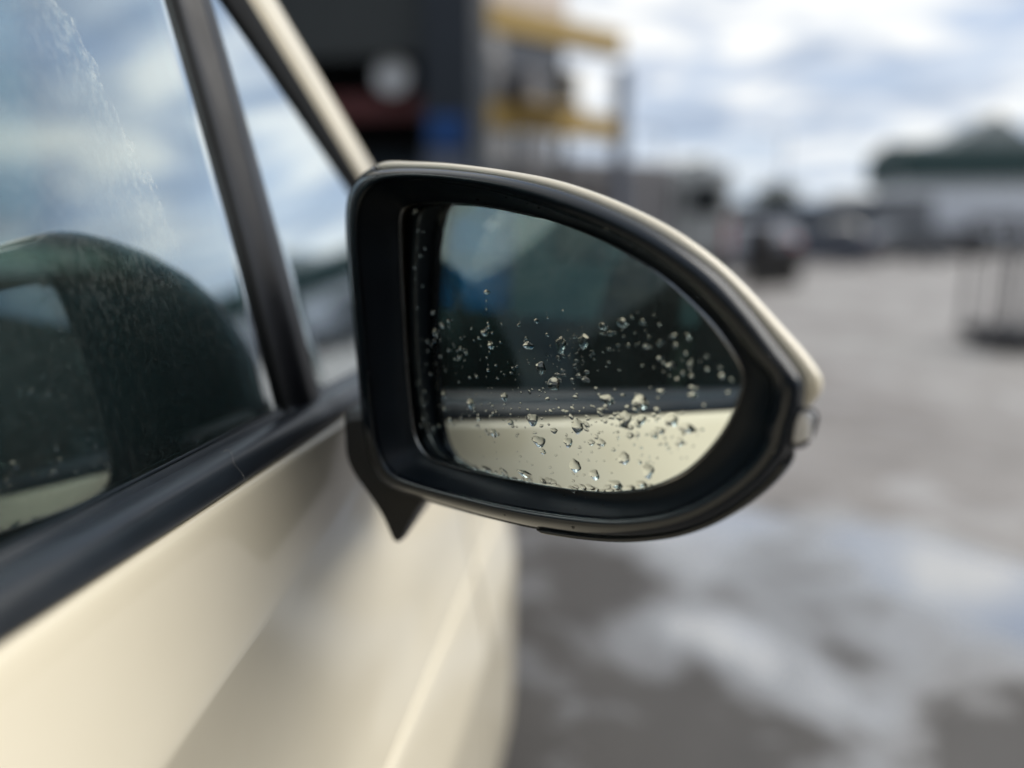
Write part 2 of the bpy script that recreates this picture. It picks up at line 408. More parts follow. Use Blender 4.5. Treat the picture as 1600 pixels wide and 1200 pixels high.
def suv(name, loc, rz, label, mat, L=4.5, W=1.85, Hh=1.62, group=None):
    prof = [(L / 2, .55), (L / 2 - .05, .80), (L / 2 - .35, .98), (L / 2 - 1.15, 1.08), (L / 2 - 1.95, Hh - .04), (L / 2 - 2.5, Hh), (-L / 2 + .9, Hh - .03), (-L / 2 + .15, 1.05), (-L / 2, .6)]
    r = wrap_car(name, loc, rz, label, 'car', L, W, Hh, mat, prof, 1.02, group)
    q = 1
    for sd_ in (1, -1):
        def sp_(s, z): return (sd_ * (W / 2 - .02 - max(0, z - 1.02) * .30 + .006), s, z)
        for ring in ([(L / 2 - 1.62, 1.07), (L / 2 - 2.02, Hh - .14), (-.05, Hh - .10), (-.05, 1.07)], [(-.12, 1.07), (-.12, Hh - .10), (-L / 2 + .98, Hh - .13), (-L / 2 + .55, 1.07)]):
            mb = MB(); pts = [sp_(*p) for p in ring]; poly_panel(mb, pts if sd_ > 0 else pts[::-1], .008); mb.build('side_window', DGLASS, r, world=False)
        for s in (L / 2 - .88, -L / 2 + .85):
            wx = sd_ * (W / 2 - .12)
            wheel_local(r, wx, s, .34, .22, sd_)
        MB().box((sd_ * .55 - .14, L / 2 - .22, .68), (sd_ * .55 + .14, L / 2 - .03, .82)).build('headlight', LAMP_W, r, world=False, bevel=.02)
        MB().box((sd_ * .62 - .12, -L / 2 - .01, .80), (sd_ * .62 + .12, -L / 2 + .2, .96)).build('tail_light', LAMP_R, r, world=False, bevel=.02)
        MB().box((sd_ * (W / 2 + .08) - .09, L / 2 - 1.62, 1.02), (sd_ * (W / 2 + .08) + .09, L / 2 - 1.52, 1.16)).build('side_mirror', SILL, r, world=False, bevel=.03)
    mb = MB(); z0, z1 = 1.115, Hh - .07; s0, s1 = L / 2 - 1.22, L / 2 - 1.90
    poly_panel(mb, [(-W / 2 + .16, s0, z0 + .02), (W / 2 - .16, s0, z0 + .02), (W / 2 - .27, s1, z1 + .03), (-W / 2 + .27, s1, z1 + .03)], .03); mb.build('windscreen', DGLASS, r, world=False)
    return r
def wheel_local(root, x, y, r, w, side):
    ob = MB(); M = 20
    prof = [(r * .60, -w / 2), (r * .9, -w / 2), (r, -w * .36), (r, w * .36), (r * .9, w / 2), (r * .60, w / 2)]
    ob.grid([[(x + b, y + a * math.cos(2 * math.pi * k / M), r + a * math.sin(2 * math.pi * k / M)) for a, b in prof] for k in range(M)], closed_u=True)
    wl_ = ob.build('wheel', TYRE, root, smooth=True, world=False)
    rm = MB(); rm.cyl((x - w * .32, y, r), (x + w * .32, y, r), r * .62, 20)
    for k in range(5):
        a = k * 2 * math.pi / 5; xo = x + side * w * .36
        rm.tube([(xo, y + math.cos(a) * r * .1, r + math.sin(a) * r * .1), (xo, y + math.cos(a) * r * .56, r + math.sin(a) * r * .56)], r * .07, 6)
    rm.build('rim', RIM, wl_, world=False)
def paint(name, c): return simple(name, c, .3, var=.06, coat=.6)
def truck(loc, rz, label, cargo_mat, cab_mat, L=8.0, Hh=3.5, W=2.5, dark=True):
    r = empty('box_truck', loc, label, 'truck', 'trucks parked across the yard', rz)
    MB().box((-W / 2, -L / 2, 1.0), (W / 2, L / 2 - 2.3, Hh)).build('cargo_box', cargo_mat, r, world=False, bevel=.05)
    MB().prism([(L / 2 - 2.2, .7), (L / 2 - 2.2, 2.75), (L / 2 - .6, 2.75), (L / 2 - .1, 1.7), (L / 2, .7)], 0, -W / 2 + .05, W / 2 - .05).build('cab', cab_mat, r, world=False, bevel=.08)
    MB().box((-W / 2 + .5, -L / 2, .65), (W / 2 - .5, L / 2 - .3, .95)).build('chassis', SILL, r, world=False)
    mb = MB(); poly_panel(mb, [(-W / 2 + .2, L / 2 - .09, 1.75), (W / 2 - .2, L / 2 - .09, 1.75), (W / 2 - .2, L / 2 - .52, 2.65), (-W / 2 + .2, L / 2 - .52, 2.65)], .03); mb.build('windscreen', DGLASS, r, world=False)
    for sd_ in (1, -1):
        MB().box((sd_ * (W / 2 - .04) - .02, L / 2 - 1.9, 1.75), (sd_ * (W / 2 - .04) + .02, L / 2 - .85, 2.5)).build('side_window', DGLASS, r, world=False)
        for s in (L / 2 - 1.1, -L / 2 + 1.2, -L / 2 + 2.3): wheel_local(r, sd_ * (W / 2 - .2), s, .5, .3, sd_)
SLATE = simple('slate_tarp', (.060, .072, .088), .6); NAVYC = simple('navy_cab', (.03, .04, .06), .35); GREYC = simple('grey_cargo', (.11, .12, .135), .5)
truck((8.7, 42, 0), R(82), 'slate grey box truck leftmost of the row across the yard', SLATE, NAVYC, L=7.5, Hh=2.7)
truck((13.2, 46, 0), R(97), 'dark blue cabbed truck in the middle of the row across the yard', GREYC, NAVYC, L=7.4, Hh=3.25)
truck((21.2, 52, 0), R(85), 'pale box truck in front of the green roofed hall', simple('pale_cargo', (.50, .53, .58), .45), simple('pale_cab', (.5, .52, .55), .35), L=9.5, Hh=3.3)
suv('parked_car', (7.4, 31, 0), R(75), 'dark blue car parked in front of the slate truck', paint('dark_blue_paint', (.035, .045, .07)), L=4.3, Hh=1.5, group='cars parked across the yard')
suv('parked_car', (11.4, 34, 0), R(100), 'dark grey car right of the dark blue one across the yard', paint('dark_grey_paint', (.04, .043, .05)), L=4.4, Hh=1.48, group='cars parked across the yard')
suv('parked_car', (4.35, 26, 0), R(8), 'blue grey car beside the grey van', paint('blue_grey_paint', (.085, .095, .13)), L=4.2, Hh=1.5, group='cars parked across the yard')
suv('parked_car', (9.5, 38, 0), R(20), 'charcoal car behind the dark blue one across the yard', paint('charcoal_paint', (.022, .024, .028)), L=4.5, Hh=1.75, group='cars parked across the yard')
suv('parked_car', (15.8, 41, 0), R(88), 'black car at the right end of the row of cars across the yard', paint('black_paint', (.012, .013, .015)), L=4.7, Hh=1.5, group='cars parked across the yard')
def lamp_post(x, y, h, label):
    t = empty('lamp_post', (x, y, 0), label, 'lamp post', 'lamp posts in the yard'); g = SLATE
    MB().tube([(x, y, 0), (x, y, h * .5), (x, y, h)], [.09, .075, .05], 10).build('post', g, t, smooth=True)
    MB().tube([(x, y, h - .05), (x - .5, y, h + .12), (x - 1.1, y, h + .15)], .035, 8).build('arm', g, t, smooth=True)
    MB().box((x - 1.6, y - .13, h + .09), (x - 1.0, y + .13, h + .2)).build('lantern', GREYC, t, bevel=.03)
lamp_post(11.6, 58, 8.2, 'slim grey lamp post left of the green roofed hall')
lamp_post(2.6, 47, 7.0, 'slim grey lamp post above the roof of the grey van')
def tyre_stack(x, y, n, label):
    t = empty('tyre_stack', (x, y, 0), label, 'tyres', 'stacks of old tyres')
    for k in range(n):
        c = Vector((x + .04 * math.sin(k * 2.1), y, .11 + k * .215))
        P = [[(c.x + (.22 + .10 * math.cos(b) + .0) * math.cos(a), c.y + (.22 + .10 * math.cos(b)) * math.sin(a), c.z + .105 * math.sin(b)) for b in np.linspace(0, 2 * math.pi, 9)] for a in np.linspace(0, 2 * math.pi, 18, endpoint=False)]
        MB().grid(P, closed_u=True).build('tyre', TYRE, t, smooth=True)
tyre_stack(3.05, 17.2, 6, 'tall stack of old tyres right of the grey van')
tyre_stack(3.75, 17.9, 4, 'lower stack of old tyres beside the taller one')
def van():
    r = empty('panel_van', (1.55, 19.5, 0), 'grey panel van parked behind the wing mirror with its rear doors this way', 'van', None, R(-4))
    g = simple('van_grey', (.36, .38, .38), .4); 
    MB().prism([(-2.5, .4), (-2.6, 2.5), (1.2, 2.62), (2.0, 1.35), (2.75, 1.1), (2.8, .4)], 0, -1.0, 1.0).build('body', g, r, world=False, bevel=.10, segs=3)
    for sd_ in (1, -1):
        MB().box((sd_ * .47 - .44, -2.66, .7), (sd_ * .47 + .44, -2.57, 2.3)).build('rear_door', simple('van_door', (.40, .42, .42), .4), r, world=False, bevel=.03)
        MB().box((sd_ * .47 - .34, -2.70, 1.55), (sd_ * .47 + .34, -2.66, 2.1)).build('rear_window', DGLASS, r, world=False)
        MB().box((sd_ * .95 - .06, -2.68, .8), (sd_ * .95 + .06, -2.5, 1.4)).build('tail_light', LAMP_R, r, world=False)
        for s in (1.9, -1.6): wheel_local(r, sd_ * .88, s, .36, .24, sd_)
    MB().box((-1.0, -2.78, .42), (1.0, -2.5, .62)).build('bumper', SILL, r, world=False, bevel=.03)
van()

# ---------------------------------------------------------------- dark workshop shed on the left
def shed():
    Y0 = 11.0
    t = empty('workshop_shed', (-5, Y0 + 2, 0), 'dark open fronted workshop shed with steel door leaf', 'shed')
    steel = simple('shed_steel', (.014, .021, .031), .55); dark = simple('shed_inside', (.020, .024, .028), .8); shut = simple('shed_shutter', (.042, .048, .048), .6)
    MB().box((-8.6, Y0 + 4.0, 0), (-1.9, Y0 + 4.15, 5.6)).build('back_wall', dark, t)
    MB().box((-8.75, Y0, 0), (-8.6, Y0 + 4.15, 5.6)).build('side_wall', dark, t)
    MB().box((-2.12, Y0 + .1, 0), (-1.97, Y0 + 3.99, 5.6)).build('side_wall', steel, t)
    MB().box((-9.0, Y0 - .3, 5.6), (-1.7, Y0 + 4.4, 5.8)).build('roof', steel, t)
    MB().box((-8.6, Y0 + .12, 3.55), (-2.75, Y0 + .22, 5.6)).build('shutter', shut, t)
    MB().box((-2.7, Y0 - .1, 0), (-1.97, Y0 + .08, 5.6)).build('door_leaf', steel, t, bevel=.02)
    MB().box((-5.6, Y0 + .5, 2.78), (-2.8, Y0 + .75, 3.12)).build('crossbeam', simple('beam_red', (.13, .035, .035), .6), t, bevel=.02)
    MB().box((-4.4, Y0 + 1.4, 0), (-2.8, Y0 + 2.6, 2.3)).build('cabinet', simple('cabinet_blue', (.018, .04, .065), .5), t, bevel=.02)
    MB().box((-2.62, Y0 - .13, 2.30), (-2.12, Y0 - .102, 2.72)).build('notice', simple('notice_blue', (.01, .06, .21), .4), t)
    MB().box((-2.68, Y0 - .13, 1.55), (-2.06, Y0 - .102, 2.24)).build('door_panel', simple('panel_grey', (.10, .12, .17), .5), t)
    shelf = MB().box((-5.9, Y0 + 1.2, 2.30), (-2.75, Y0 + 1.35, 2.38)).build('shelf', steel, t)
    c = at_depth(611, 118, Y0 + .35)
    d = empty('hanging_disc', tuple(c), 'round pale grey disc hung in the mouth of the dark shed', 'disc')
    P = [(0, .26), (.03, .27), (.06, .25), (.07, .16), (.04, .05)]
    mb = MB(); mb.grid([[(c[0] + rr * math.cos(a), c[1] - dd, c[2] + rr * math.sin(a)) for dd, rr in [(0, .001), (0, .25), (.03, .27), (.06, .25), (.08, .15), (.085, .001)]] for a in np.linspace(0, 2 * math.pi, 28, endpoint=False)], closed_u=True)
    mb.build('disc', simple('disc_grey', (.8, .82, .84), .5), d, smooth=True)
    MB().cyl((c[0], c[1] - .02, c[2] + .26), (c[0], c[1] - .02, 3.6), .012, 8).build('hanger', SILL, d)
shed()
# ---------------------------------------------------------------- yellow gantry with dark panels
def gantry():
    A = np.array([-2.3, 12.0, 0]); Bq = np.array([-.02, 14.3, 0])
    t = empty('yellow_gantry', tuple((A + Bq) / 2), 'yellow beamed gantry with dark panels on a blue grey post', 'gantry')
    yel = simple('gantry_yellow', (.33, .22, .05), .5); pan = simple('gantry_panel', (.055, .065, .085), .35); pale = simple('gantry_pale', (.30, .30, .30), .5)
    crm = simple('gantry_fascia', (.62, .54, .48), .6); post = simple('gantry_post', (.085, .105, .145), .5)
    u = (Bq - A) / np.linalg.norm(Bq - A); nrm = np.array([u[1], -u[0], 0]); L = np.linalg.norm(Bq - A)
    def slab(s0, s1, z0, z1, d0, d1, name, m, b=.02):
        v = [A + u * s + nrm * d + np.array([0, 0, z]) for z in (z0, z1) for s, d in ((s0, d0), (s1, d0), (s1, d1), (s0, d1))]
        MB().add(v, [(0, 3, 2, 1), (4, 5, 6, 7), (0, 1, 5, 4), (1, 2, 6, 5), (2, 3, 7, 6), (3, 0, 4, 7)]).build(name, m, t, bevel=b)
    slab(-.1, L, 4.12, 4.52, -.1, .1, 'top_beam', yel)
    slab(-.1, L, 2.72, 3.12, -.1, .1, 'lower_beam', yel)
    slab(-.1, L * .60, 4.525, 5.3, -.08, .08, 'fascia', crm)
    slab(.75, L * .60, 3.125, 4.115, -.03, .03, 'dark_panel', pan)
    slab(.0, .74, 3.125, 4.115, -.03, .03, 'grey_panel', simple('gantry_grey', (.17, .17, .175), .4))
    slab(.05, .62, 3.72, 4.10, .035, .08, 'flood_lamp', pale)
    slab(.1, .75, 2.20, 2.70, -.06, .06, 'pale_box', pale)
    slab(1.05, 1.7, 2.25, 2.69, -.05, .05, 'grey_box', simple('box_grey', (.22, .23, .25), .5))
    for nm, s in (('post', -.02), ('post', L * .60)):
        slab(s - .07, s + .07, 0, 2.715, -.07, .07, nm, SILL)
    p = Bq
    MB().tube([(p[0] + .05, p[1], 0), (p[0] + .05, p[1], 3.95)], .13, 14).build('post', post, t, smooth=True)
    for s0, w_, h_, cc, lb in ((.82, .34, .42, (.16, .16, .17), 'pale grey crate leftmost on the lower yellow beam'), (1.22, .30, .30, (.03, .035, .045), 'small dark crate in the middle of the lower yellow beam'), (1.58, .28, .50, (.10, .085, .06), 'tall brown crate at the right on the lower yellow beam')):
        c = A + u * (s0 + w_ / 2) + nrm * .30
        e = empty('storage_crate', (c[0], c[1], 3.12), lb, 'crate', 'crates on the yellow gantry', math.atan2(u[1], u[0]))
        m = simple('crate', cc, .6)
        MB().box((-w_ / 2, -.17, 0), (w_ / 2, .17, h_)).build('box', m, e, world=False, bevel=.012)
        MB().box((-w_ / 2 - .015, -.185, h_), (w_ / 2 + .015, .185, h_ + .035)).build('lid', m, e, world=False, bevel=.008)
    slab(.7, L * .60, 3.06, 3.118, .102, .50, 'ledge', yel)
gantry()
def heap():
    o = empty('pallet_stack', (-1.15, 13.2, 0), 'grey stack of pallets under the yellow gantry', 'pallets', None, R(20))
    wood = simple('grey_wood', (.17, .16, .155), .8)
    for k in range(13):
        z = k * .145
        mb = MB()
        for j in range(5): mb.box((-.95, -.5 + j * .21, z + .10), (.95, -.5 + j * .21 + .15, z + .14))
        for xq in (-.9, -.06, .76): mb.box((xq, -.5, z), (xq + .14, .49, z + .098))
        mb.build('pallet', wood, o, world=False)
heap()
def container():
    t = empty('grey_container', (-1.3, 16.6, 0), 'grey corrugated container standing behind the yellow gantry', 'container', None, R(35))
    m = simple('container_grey', (.15, .15, .16), .55)
    MB().box((-2.2, -1.2, .15), (2.2, 1.2, 2.55)).build('shell', m, t, world=False, bevel=.03)
    for k in range(18): MB().box((-2.1 + k * .24, -1.235, .3), (-1.98 + k * .24, -1.198, 2.4)).build('rib', m, t, world=False, bevel=.01)
    for k in (-1, 1): MB().box((k * 1.9 - .2, -1.2, 0), (k * 1.9 + .2, 1.2, .149)).build('skid', SILL, t, world=False)
container()
# ---------------------------------------------------------------- metal cage at the right edge
def cage():
    t = empty('metal_cage', (4.1, 7.9, 0), 'tall dark barred cage trolley on a thick black base at the right edge', 'trolley')
    iron = simple('cage_iron', (.045, .045, .05), .5); blk = simple('cage_base', (.022, .022, .026), .6)
    x0, x1, y0, y1 = 3.5, 4.75, 7.5, 8.4
    MB().box((x0, y0, .07), (x1, y1, .21)).build('base', blk, t, bevel=.02)
    for x in (x0 + .12, x1 - .12):
        for y in (y0 + .12, y1 - .12):
            mb = MB(); mb.cyl((x - .02, y, .071), (x + .02, y, .071), .07, 14); mb.build('castor', TYRE, t)
    for y in (y0 + .03, y1 - .03):
        for k in range(6):
            x = x0 + .04 + k * (x1 - x0 - .08) / 5; MB().cyl((x, y, .205), (x, y, 1.18), .024, 8).build('bar', iron, t, smooth=True)
        MB().cyl((x0, y, 1.19), (x1, y, 1.19), .022, 8).build('rail', iron, t, smooth=True)
    for x in (x0 + .02, x1 - .02): MB().cyl((x, y0, 1.235), (x, y1, 1.235), .022, 8).build('rail', iron, t, smooth=True)
cage()
# ---------------------------------------------------------------- things on the far side of the car (seen through it in the mirror)
def left_side():
    w = empty('depot_building', (-10, -2, 0), 'tall drab green depot building beyond the far side of the cream car', 'building')
    g = simple('depot_green', (.085, .108, .115), .8, scale=1.2); dkg = simple('depot_dark', (.03, .04, .045), .6); pal = simple('depot_pale', (.26, .345, .335), .7)
    MB().box((-16, -16, 0), (-10, 9, 8.5)).build('wall', g, w)
    MB().box((-16.2, -16.2, 8.5), (-9.8, 9.2, 8.7)).build('roof_edge', dkg, w)
    for y, wd, z0, z1, m in ((-9.5, 3.0, 0, 4.5, pal), (-5.6, 1.6, 0, 3.9, dkg), (-3.6, 1.5, 1.9, 4.4, dkg), (-1.2, 1.4, 2.2, 4.6, pal), (.8, 1.5, 0, 5.0, pal), (3.2, 2.0, 0, 3.4, dkg)):
        MB().box((-9.996, y, z0), (-9.93, y + wd, z1)).build('door' if z0 == 0 else 'window', m, w, bevel=.02)
    b = empty('water_tank', (-5.2, .15, 0), 'tall blue plastic tank standing beyond the cream car', 'tank')
    cx, cyy = -5.2, .15
    P = [(.001, 0), (.50, 0), (.53, .05), (.53, 2.1), (.47, 2.22), (.2, 2.3), (.2, 2.4), (.001, 2.4)]
    MB().grid([[(cx + r * math.cos(a), cyy + r * math.sin(a), z) for r, z in P] for a in np.linspace(0, 2 * math.pi, 32, endpoint=False)], closed_u=True).build('shell', simple('tank_blue', (.04, .16, .38), .45), b, smooth=True)
    for z in (.4, .85, 1.3, 1.75): MB().tube([(cx + .535 * math.cos(a), cyy + .535 * math.sin(a), z) for a in np.linspace(0, 2 * math.pi, 32, endpoint=False)], .018, 6, closed=True).build('hoop', SILL, b, smooth=True)
left_side()
def behind():  # added unseen block, hides the rear sky from the window and mirror reflections
    t = empty('rear_sky_blocker', (12, -13, 0), 'unseen dark brick block added behind the camera to darken reflections in the car', 'building')
    br = simple('blocker_brick', (.075, .050, .042), .85, scale=1.0); dk = simple('blocker_roof', (.03, .032, .035), .7)
    MB().box((-9, -20, 0), (34, -11, 8.6)).build('wall', br, t)
    MB().prism([(-20.5, 8.6), (-15.5, 11.2), (-10.6, 8.6)], 0, -9.4, 34.4).build('roof', dk, t)
    for k in range(8):
        x = -6 + k * 5
        MB().box((x, -10.998, 0 if k % 3 == 0 else 1.4), (x + 2.6, -10.93, 4.0)).build('roller_door' if k % 3 == 0 else 'window', simple('blocker_door', (.05, .07, .075), .4) if k % 3 == 0 else DGLASS, t)
behind()

# ================================================================== THE CREAM CAR
XC = -1.075                                     # car centre line
car = empty('cream_car', (XC, -.3, 0), 'cream car with rain on its black framed wing mirror, close at the left', 'car')
def far_side(x): return 2 * XC - x
# side section, top to bottom: (a = distance of the skin to the left of the phone, z below eye, drift of a and z per metre forward)
SEC = [(.2135, -.1400, 0, 0), (.2075, -.1398, 0, 0), (.2045, -.1425, 0, 0), (.2025, -.151, .01, .005), (.1965, -.180, .03, .02), (.1912, -.2095, .062, .055), (.1915, -.2135, .062, .055),
       (.1926, -.25, .04, .03), (.1938, -.32, 0, 0), (.1905, -.385, 0, 0), (.1825, -.432, 0, 0), (.1812, -.4395, 0, 0), (.1838, -.4405, 0, 0), (.1838, -.4435, 0, 0), (.1790, -.4455, 0, 0),
       (.1700, -.500, 0, 0), (.1625, -.545, 0, 0), (.1605, -.562, 0, 0), (.1612, -.60, 0, 0), (.1625, -.75, 0, 0), (.166, -.86, 0, 0), (.185, -.915, 0, 0), (.26, -.93, 0, 0)]
def section(Y, dz=0):
    q = min(max(Y, -.1), .9) - .4
    t = max(0, Y - 1.2); plan = (.8 * t * t if t < .25 else .05 + .4 * (t - .25)) + .02 * max(0, -1.2 - Y) ** 2
    out = []
    for i, (a, z, ka, kz) in enumerate(SEC):
        out.append((-(a + ka * q + plan), H + z + kz * q))
    if Y > 1.0:                                  # wing drops towards the nose
        k = (Y - 1.0); out = [(x, H + (z - H) if i > 10 else z - .17 * k * (1 - i / 10)) for i, (x, z) in enumerate(out)]
    # round the corners a little
    dense = [out[0]]
    for i in range(len(out) - 1):
        for t in (.25, .5, .75, 1): dense.append((out[i][0] * (1 - t) + out[i + 1][0] * t, out[i][1] * (1 - t) + out[i + 1][1] * t))
    for _ in range(2):
        dense = [dense[0]] + [tuple((np.array(dense[k - 1]) + 2 * np.array(dense[k]) + np.array(dense[k + 1])) / 4) for k in range(1, len(dense) - 1)] + [dense[-1]]
    return dense
def side_panel(name, Y0, Y1, n, far=False, arch=None, parent=None):
    Ys = np.linspace(Y0, Y1, n)
    P = [[((far_side(x) if far else x), Y, z) for x, z in section(Y)] for Y in Ys]
    mb = MB().grid(P)
    if arch:
        yc, rr = arch
        keep = []
        for f in mb.f:
            c = np.mean([mb.v[i] for i in f], axis=0)
            if (c[1] - yc) ** 2 + (c[2] - .33) ** 2 > rr * rr: keep.append(f)
        mb.f = keep
    return mb.build(name, PAINT, parent or car, smooth=True, solid=.0016, angle=60)
door = side_panel('front_door', -.52, .966, 70)
side_panel('front_wing', .970, 2.0, 60, arch=(1.60, .36))
side_panel('rear_door', -1.40, -.524, 20); side_panel('rear_quarter', -2.45, -1.404, 40, arch=(-1.15 - .55, .36))
fdoor = side_panel('front_door', -.52, .966, 24, far=True)
side_panel('front_wing', .970, 2.0, 60, far=True, arch=(1.60, .36)); side_panel('rear_door', -1.40, -.524, 12, far=True); side_panel('rear_quarter', -2.45, -1.404, 40, far=True, arch=(-1.70, .36))
def glass_a(z):                                 # distance of the glass to the left of the phone at height z (above eye)
    t = z + .122; return .2325 + .158 * t + .10 * t * t
def on_glass(px, py, off=0):
    d = ray(px, py); Y = .5
    for _ in range(40): Y = (glass_a(d[2] * Y) + off) / -d[0]
    return EYE + d * Y
def yz_line(p, q, off=0):
    a, b = on_glass(*p, off), on_glass(*q, off)
    k = (b[1] - a[1]) / (b[2] - a[2]); return lambda zr: a[1] + k * (zr + H - a[2])
barL = yz_line((267, 0), (440, 640)); barR = yz_line((313, 0), (484, 612)); sealI = yz_line((343, 0), (547, 300)); sealO = yz_line((397, 0), (565, 275), -.012); pilO = yz_line((446, 0), (594, 265), -.015)
ZT = .40
def strip(name, mat, lines, offs, z0, z1, n=30, parent=None, far=False, solid=0, smooth=True):
    """strip on the side glass surface: lines of Y(z), each with an outward offset"""
    P = []
    for z in np.linspace(z0, z1, n):
        row = []
        for f, o in zip(lines, offs):
            x = -(glass_a(z) - o); row.append((far_side(x) if far else x, f(z), H + z))
        P.append(row)
    return MB().grid(P).build(name, mat, parent or car, smooth=smooth, solid=solid, angle=28)
# dried rain marks on the door glass
def grime(nt):
    t = nd(nt, 'ShaderNodeTexCoord'); s = nd(nt, 'ShaderNodeSeparateXYZ'); nt.links.new(t.outputs['Object'], s.inputs[0])
    off = car.location
    a = on_glass(125, 90); b_ = on_glass(318, 480)
    # signed distance behind the drying edge, in the plane of the glass
    ny, nz = -(b_[2] - a[2]), (b_[1] - a[1]); l = math.hypot(ny, nz); ny /= l; nz /= l
    if ny > 0: ny, nz = -ny, -nz
    c = ny * (a[1] - off[1]) + nz * (a[2])
    dist = mth(nt, 'SUBTRACT', mth(nt, 'ADD', mth(nt, 'MULTIPLY', s.outputs[1], ny), mth(nt, 'MULTIPLY', s.outputs[2], nz)), c)
    wob = mth(nt, 'MULTIPLY', mth(nt, 'SUBTRACT', noise_tex(nt, 55, 6, .65), .5), .035)
    wob2 = mth(nt, 'MULTIPLY', mth(nt, 'SUBTRACT', noise_tex(nt, 9, 3, .5), .5), .05)
    d = mth(nt, 'ADD', mth(nt, 'ADD', dist, wob), wob2)
    edge = ramp(nt, mth(nt, 'ADD', mth(nt, 'MULTIPLY', d, 10), .5), [(.49, 0.0), (.503, 1.0), (.53, .55), (.75, .30), (1, .2)])
    edge = mth(nt, 'MULTIPLY', edge, ramp(nt, mth(nt, 'ADD', mth(nt, 'SUBTRACT', s.outputs[2], H), .5), [(.44, .10), (.56, 1.0)], 'EASE'))
    blot = ramp(nt, noise_tex(nt, 260, 4, .65, mapscale=(1, 1, .7)), [(.46, .10), (.66, 1.0)])
    film = ramp(nt, noise_tex(nt, 12, 5, .6), [(.35, .35), (.7, 1.0)])
    g = mth(nt, 'MULTIPLY', mth(nt, 'MULTIPLY', edge, blot), mth(nt, 'MULTIPLY', film, .70))
    dust = ramp(nt, noise_tex(nt, 700, 2, .6), [(.62, 0.0), (.74, .22)])
    return mth(nt, 'ADD', g, mth(nt, 'ADD', mth(nt, 'MULTIPLY', dust, .12), .003), clamp=True)
GLASS = glass_mat('door_glass', (.50, .63, .63), .035, .92, 1.15, grime)
QGLASS = glass_mat('quarter_glass', (.50, .66, .62), .035, 1.0, 1.0)
PGLASS = glass_mat('plain_glass', (.68, .79, .79), .04, .7, 2.2)
rear_edge = lambda z: -.50
door_glass = strip('window_glass', GLASS, [lambda z, t=t: -.50 + (barL(z) + .02 + .50) * t for t in np.linspace(0, 1, 24)], [0] * 24, -.14, ZT, 40, parent=door, solid=.004)
strip('quarter_glass', QGLASS, [lambda z, t=t: barR(z) - .02 + max(.01, sealI(z) + .03 - barR(z) + .02) * t for t in np.linspace(0, 1, 10)], [-.001] * 10, -.14, .235, 30, parent=door, solid=.004)
# division bar between the door glass and the quarter glass: two facets, dark groove on its rear side
bw = lambda t: (lambda z: barL(z) + (barR(z) - barL(z)) * t)
strip('window_bar', BAR, [bw(-.06), bw(.02), bw(.22), bw(.36), bw(.46), bw(.54), bw(.80), bw(.95), bw(1.0), bw(1.06)], [-.006, .003, .004, .0075, .0098, .0100, .0085, .0072, .0055, -.006], -.145, ZT, 24, parent=door)
strip('bar_seal', RUBBER, [bw(-.16), bw(-.10), bw(.0)], [.0015, .004, .004], -.14, ZT, 20, parent=door)
sw = lambda t: (lambda z: sealI(z) + (sealO(z) - sealI(z)) * t)
strip('quarter_seal', RUBBER, [sw(-.10), sw(0), sw(.3), sw(.75), sw(1.0)], [-.004, .004, .008, .010, .006], -.14, ZT, 24, parent=door)
pw = lambda t: (lambda z: sealO(z) + (pilO(z) - sealO(z)) * t)
strip('pillar', PAINT, [pw(-.05), pw(.0), pw(.15), pw(.5), pw(.8), pw(.95), pw(1.0), pw(1.02)], [.0, .006, .0105, .012, .010, .006, -.01, -.05], -.16, ZT + .02, 24)
def belt_trim(far=False, parent=None, Y1=1.03):
    prof = [(.2385, -.1260), (.2330, -.1195), (.2312, -.1188), (.2298, -.1205), (.2285, -.1225), (.2200, -.1222), (.2145, -.1232), (.2110, -.1255), (.2085, -.1300), (.2068, -.1355), (.2075, -.1378), (.2115, -.1390), (.22, -.142)]
    dens = []
    for i in range(len(prof) - 1):
        for t in (0, .5): dens.append(tuple(np.array(prof[i]) * (1 - t) + np.array(prof[i + 1]) * t))
    dens.append(prof[-1])
    P = [[(far_side(-a) if far else -a, Y, H + z) for a, z in dens] for Y in np.linspace(-.50, Y1, 30)]
    return MB().grid(P).build('belt_trim', TRIM, parent, smooth=True, angle=40)
belt_trim(parent=door); belt_trim(True, fdoor)
# bright lip of the glass wiper near the bar
MB().tube([(-.2318, Y, H - .1178) for Y in np.linspace(-.5, .575, 24)], .0011, 8).build('glass_lip', TRIM, door, smooth=True)
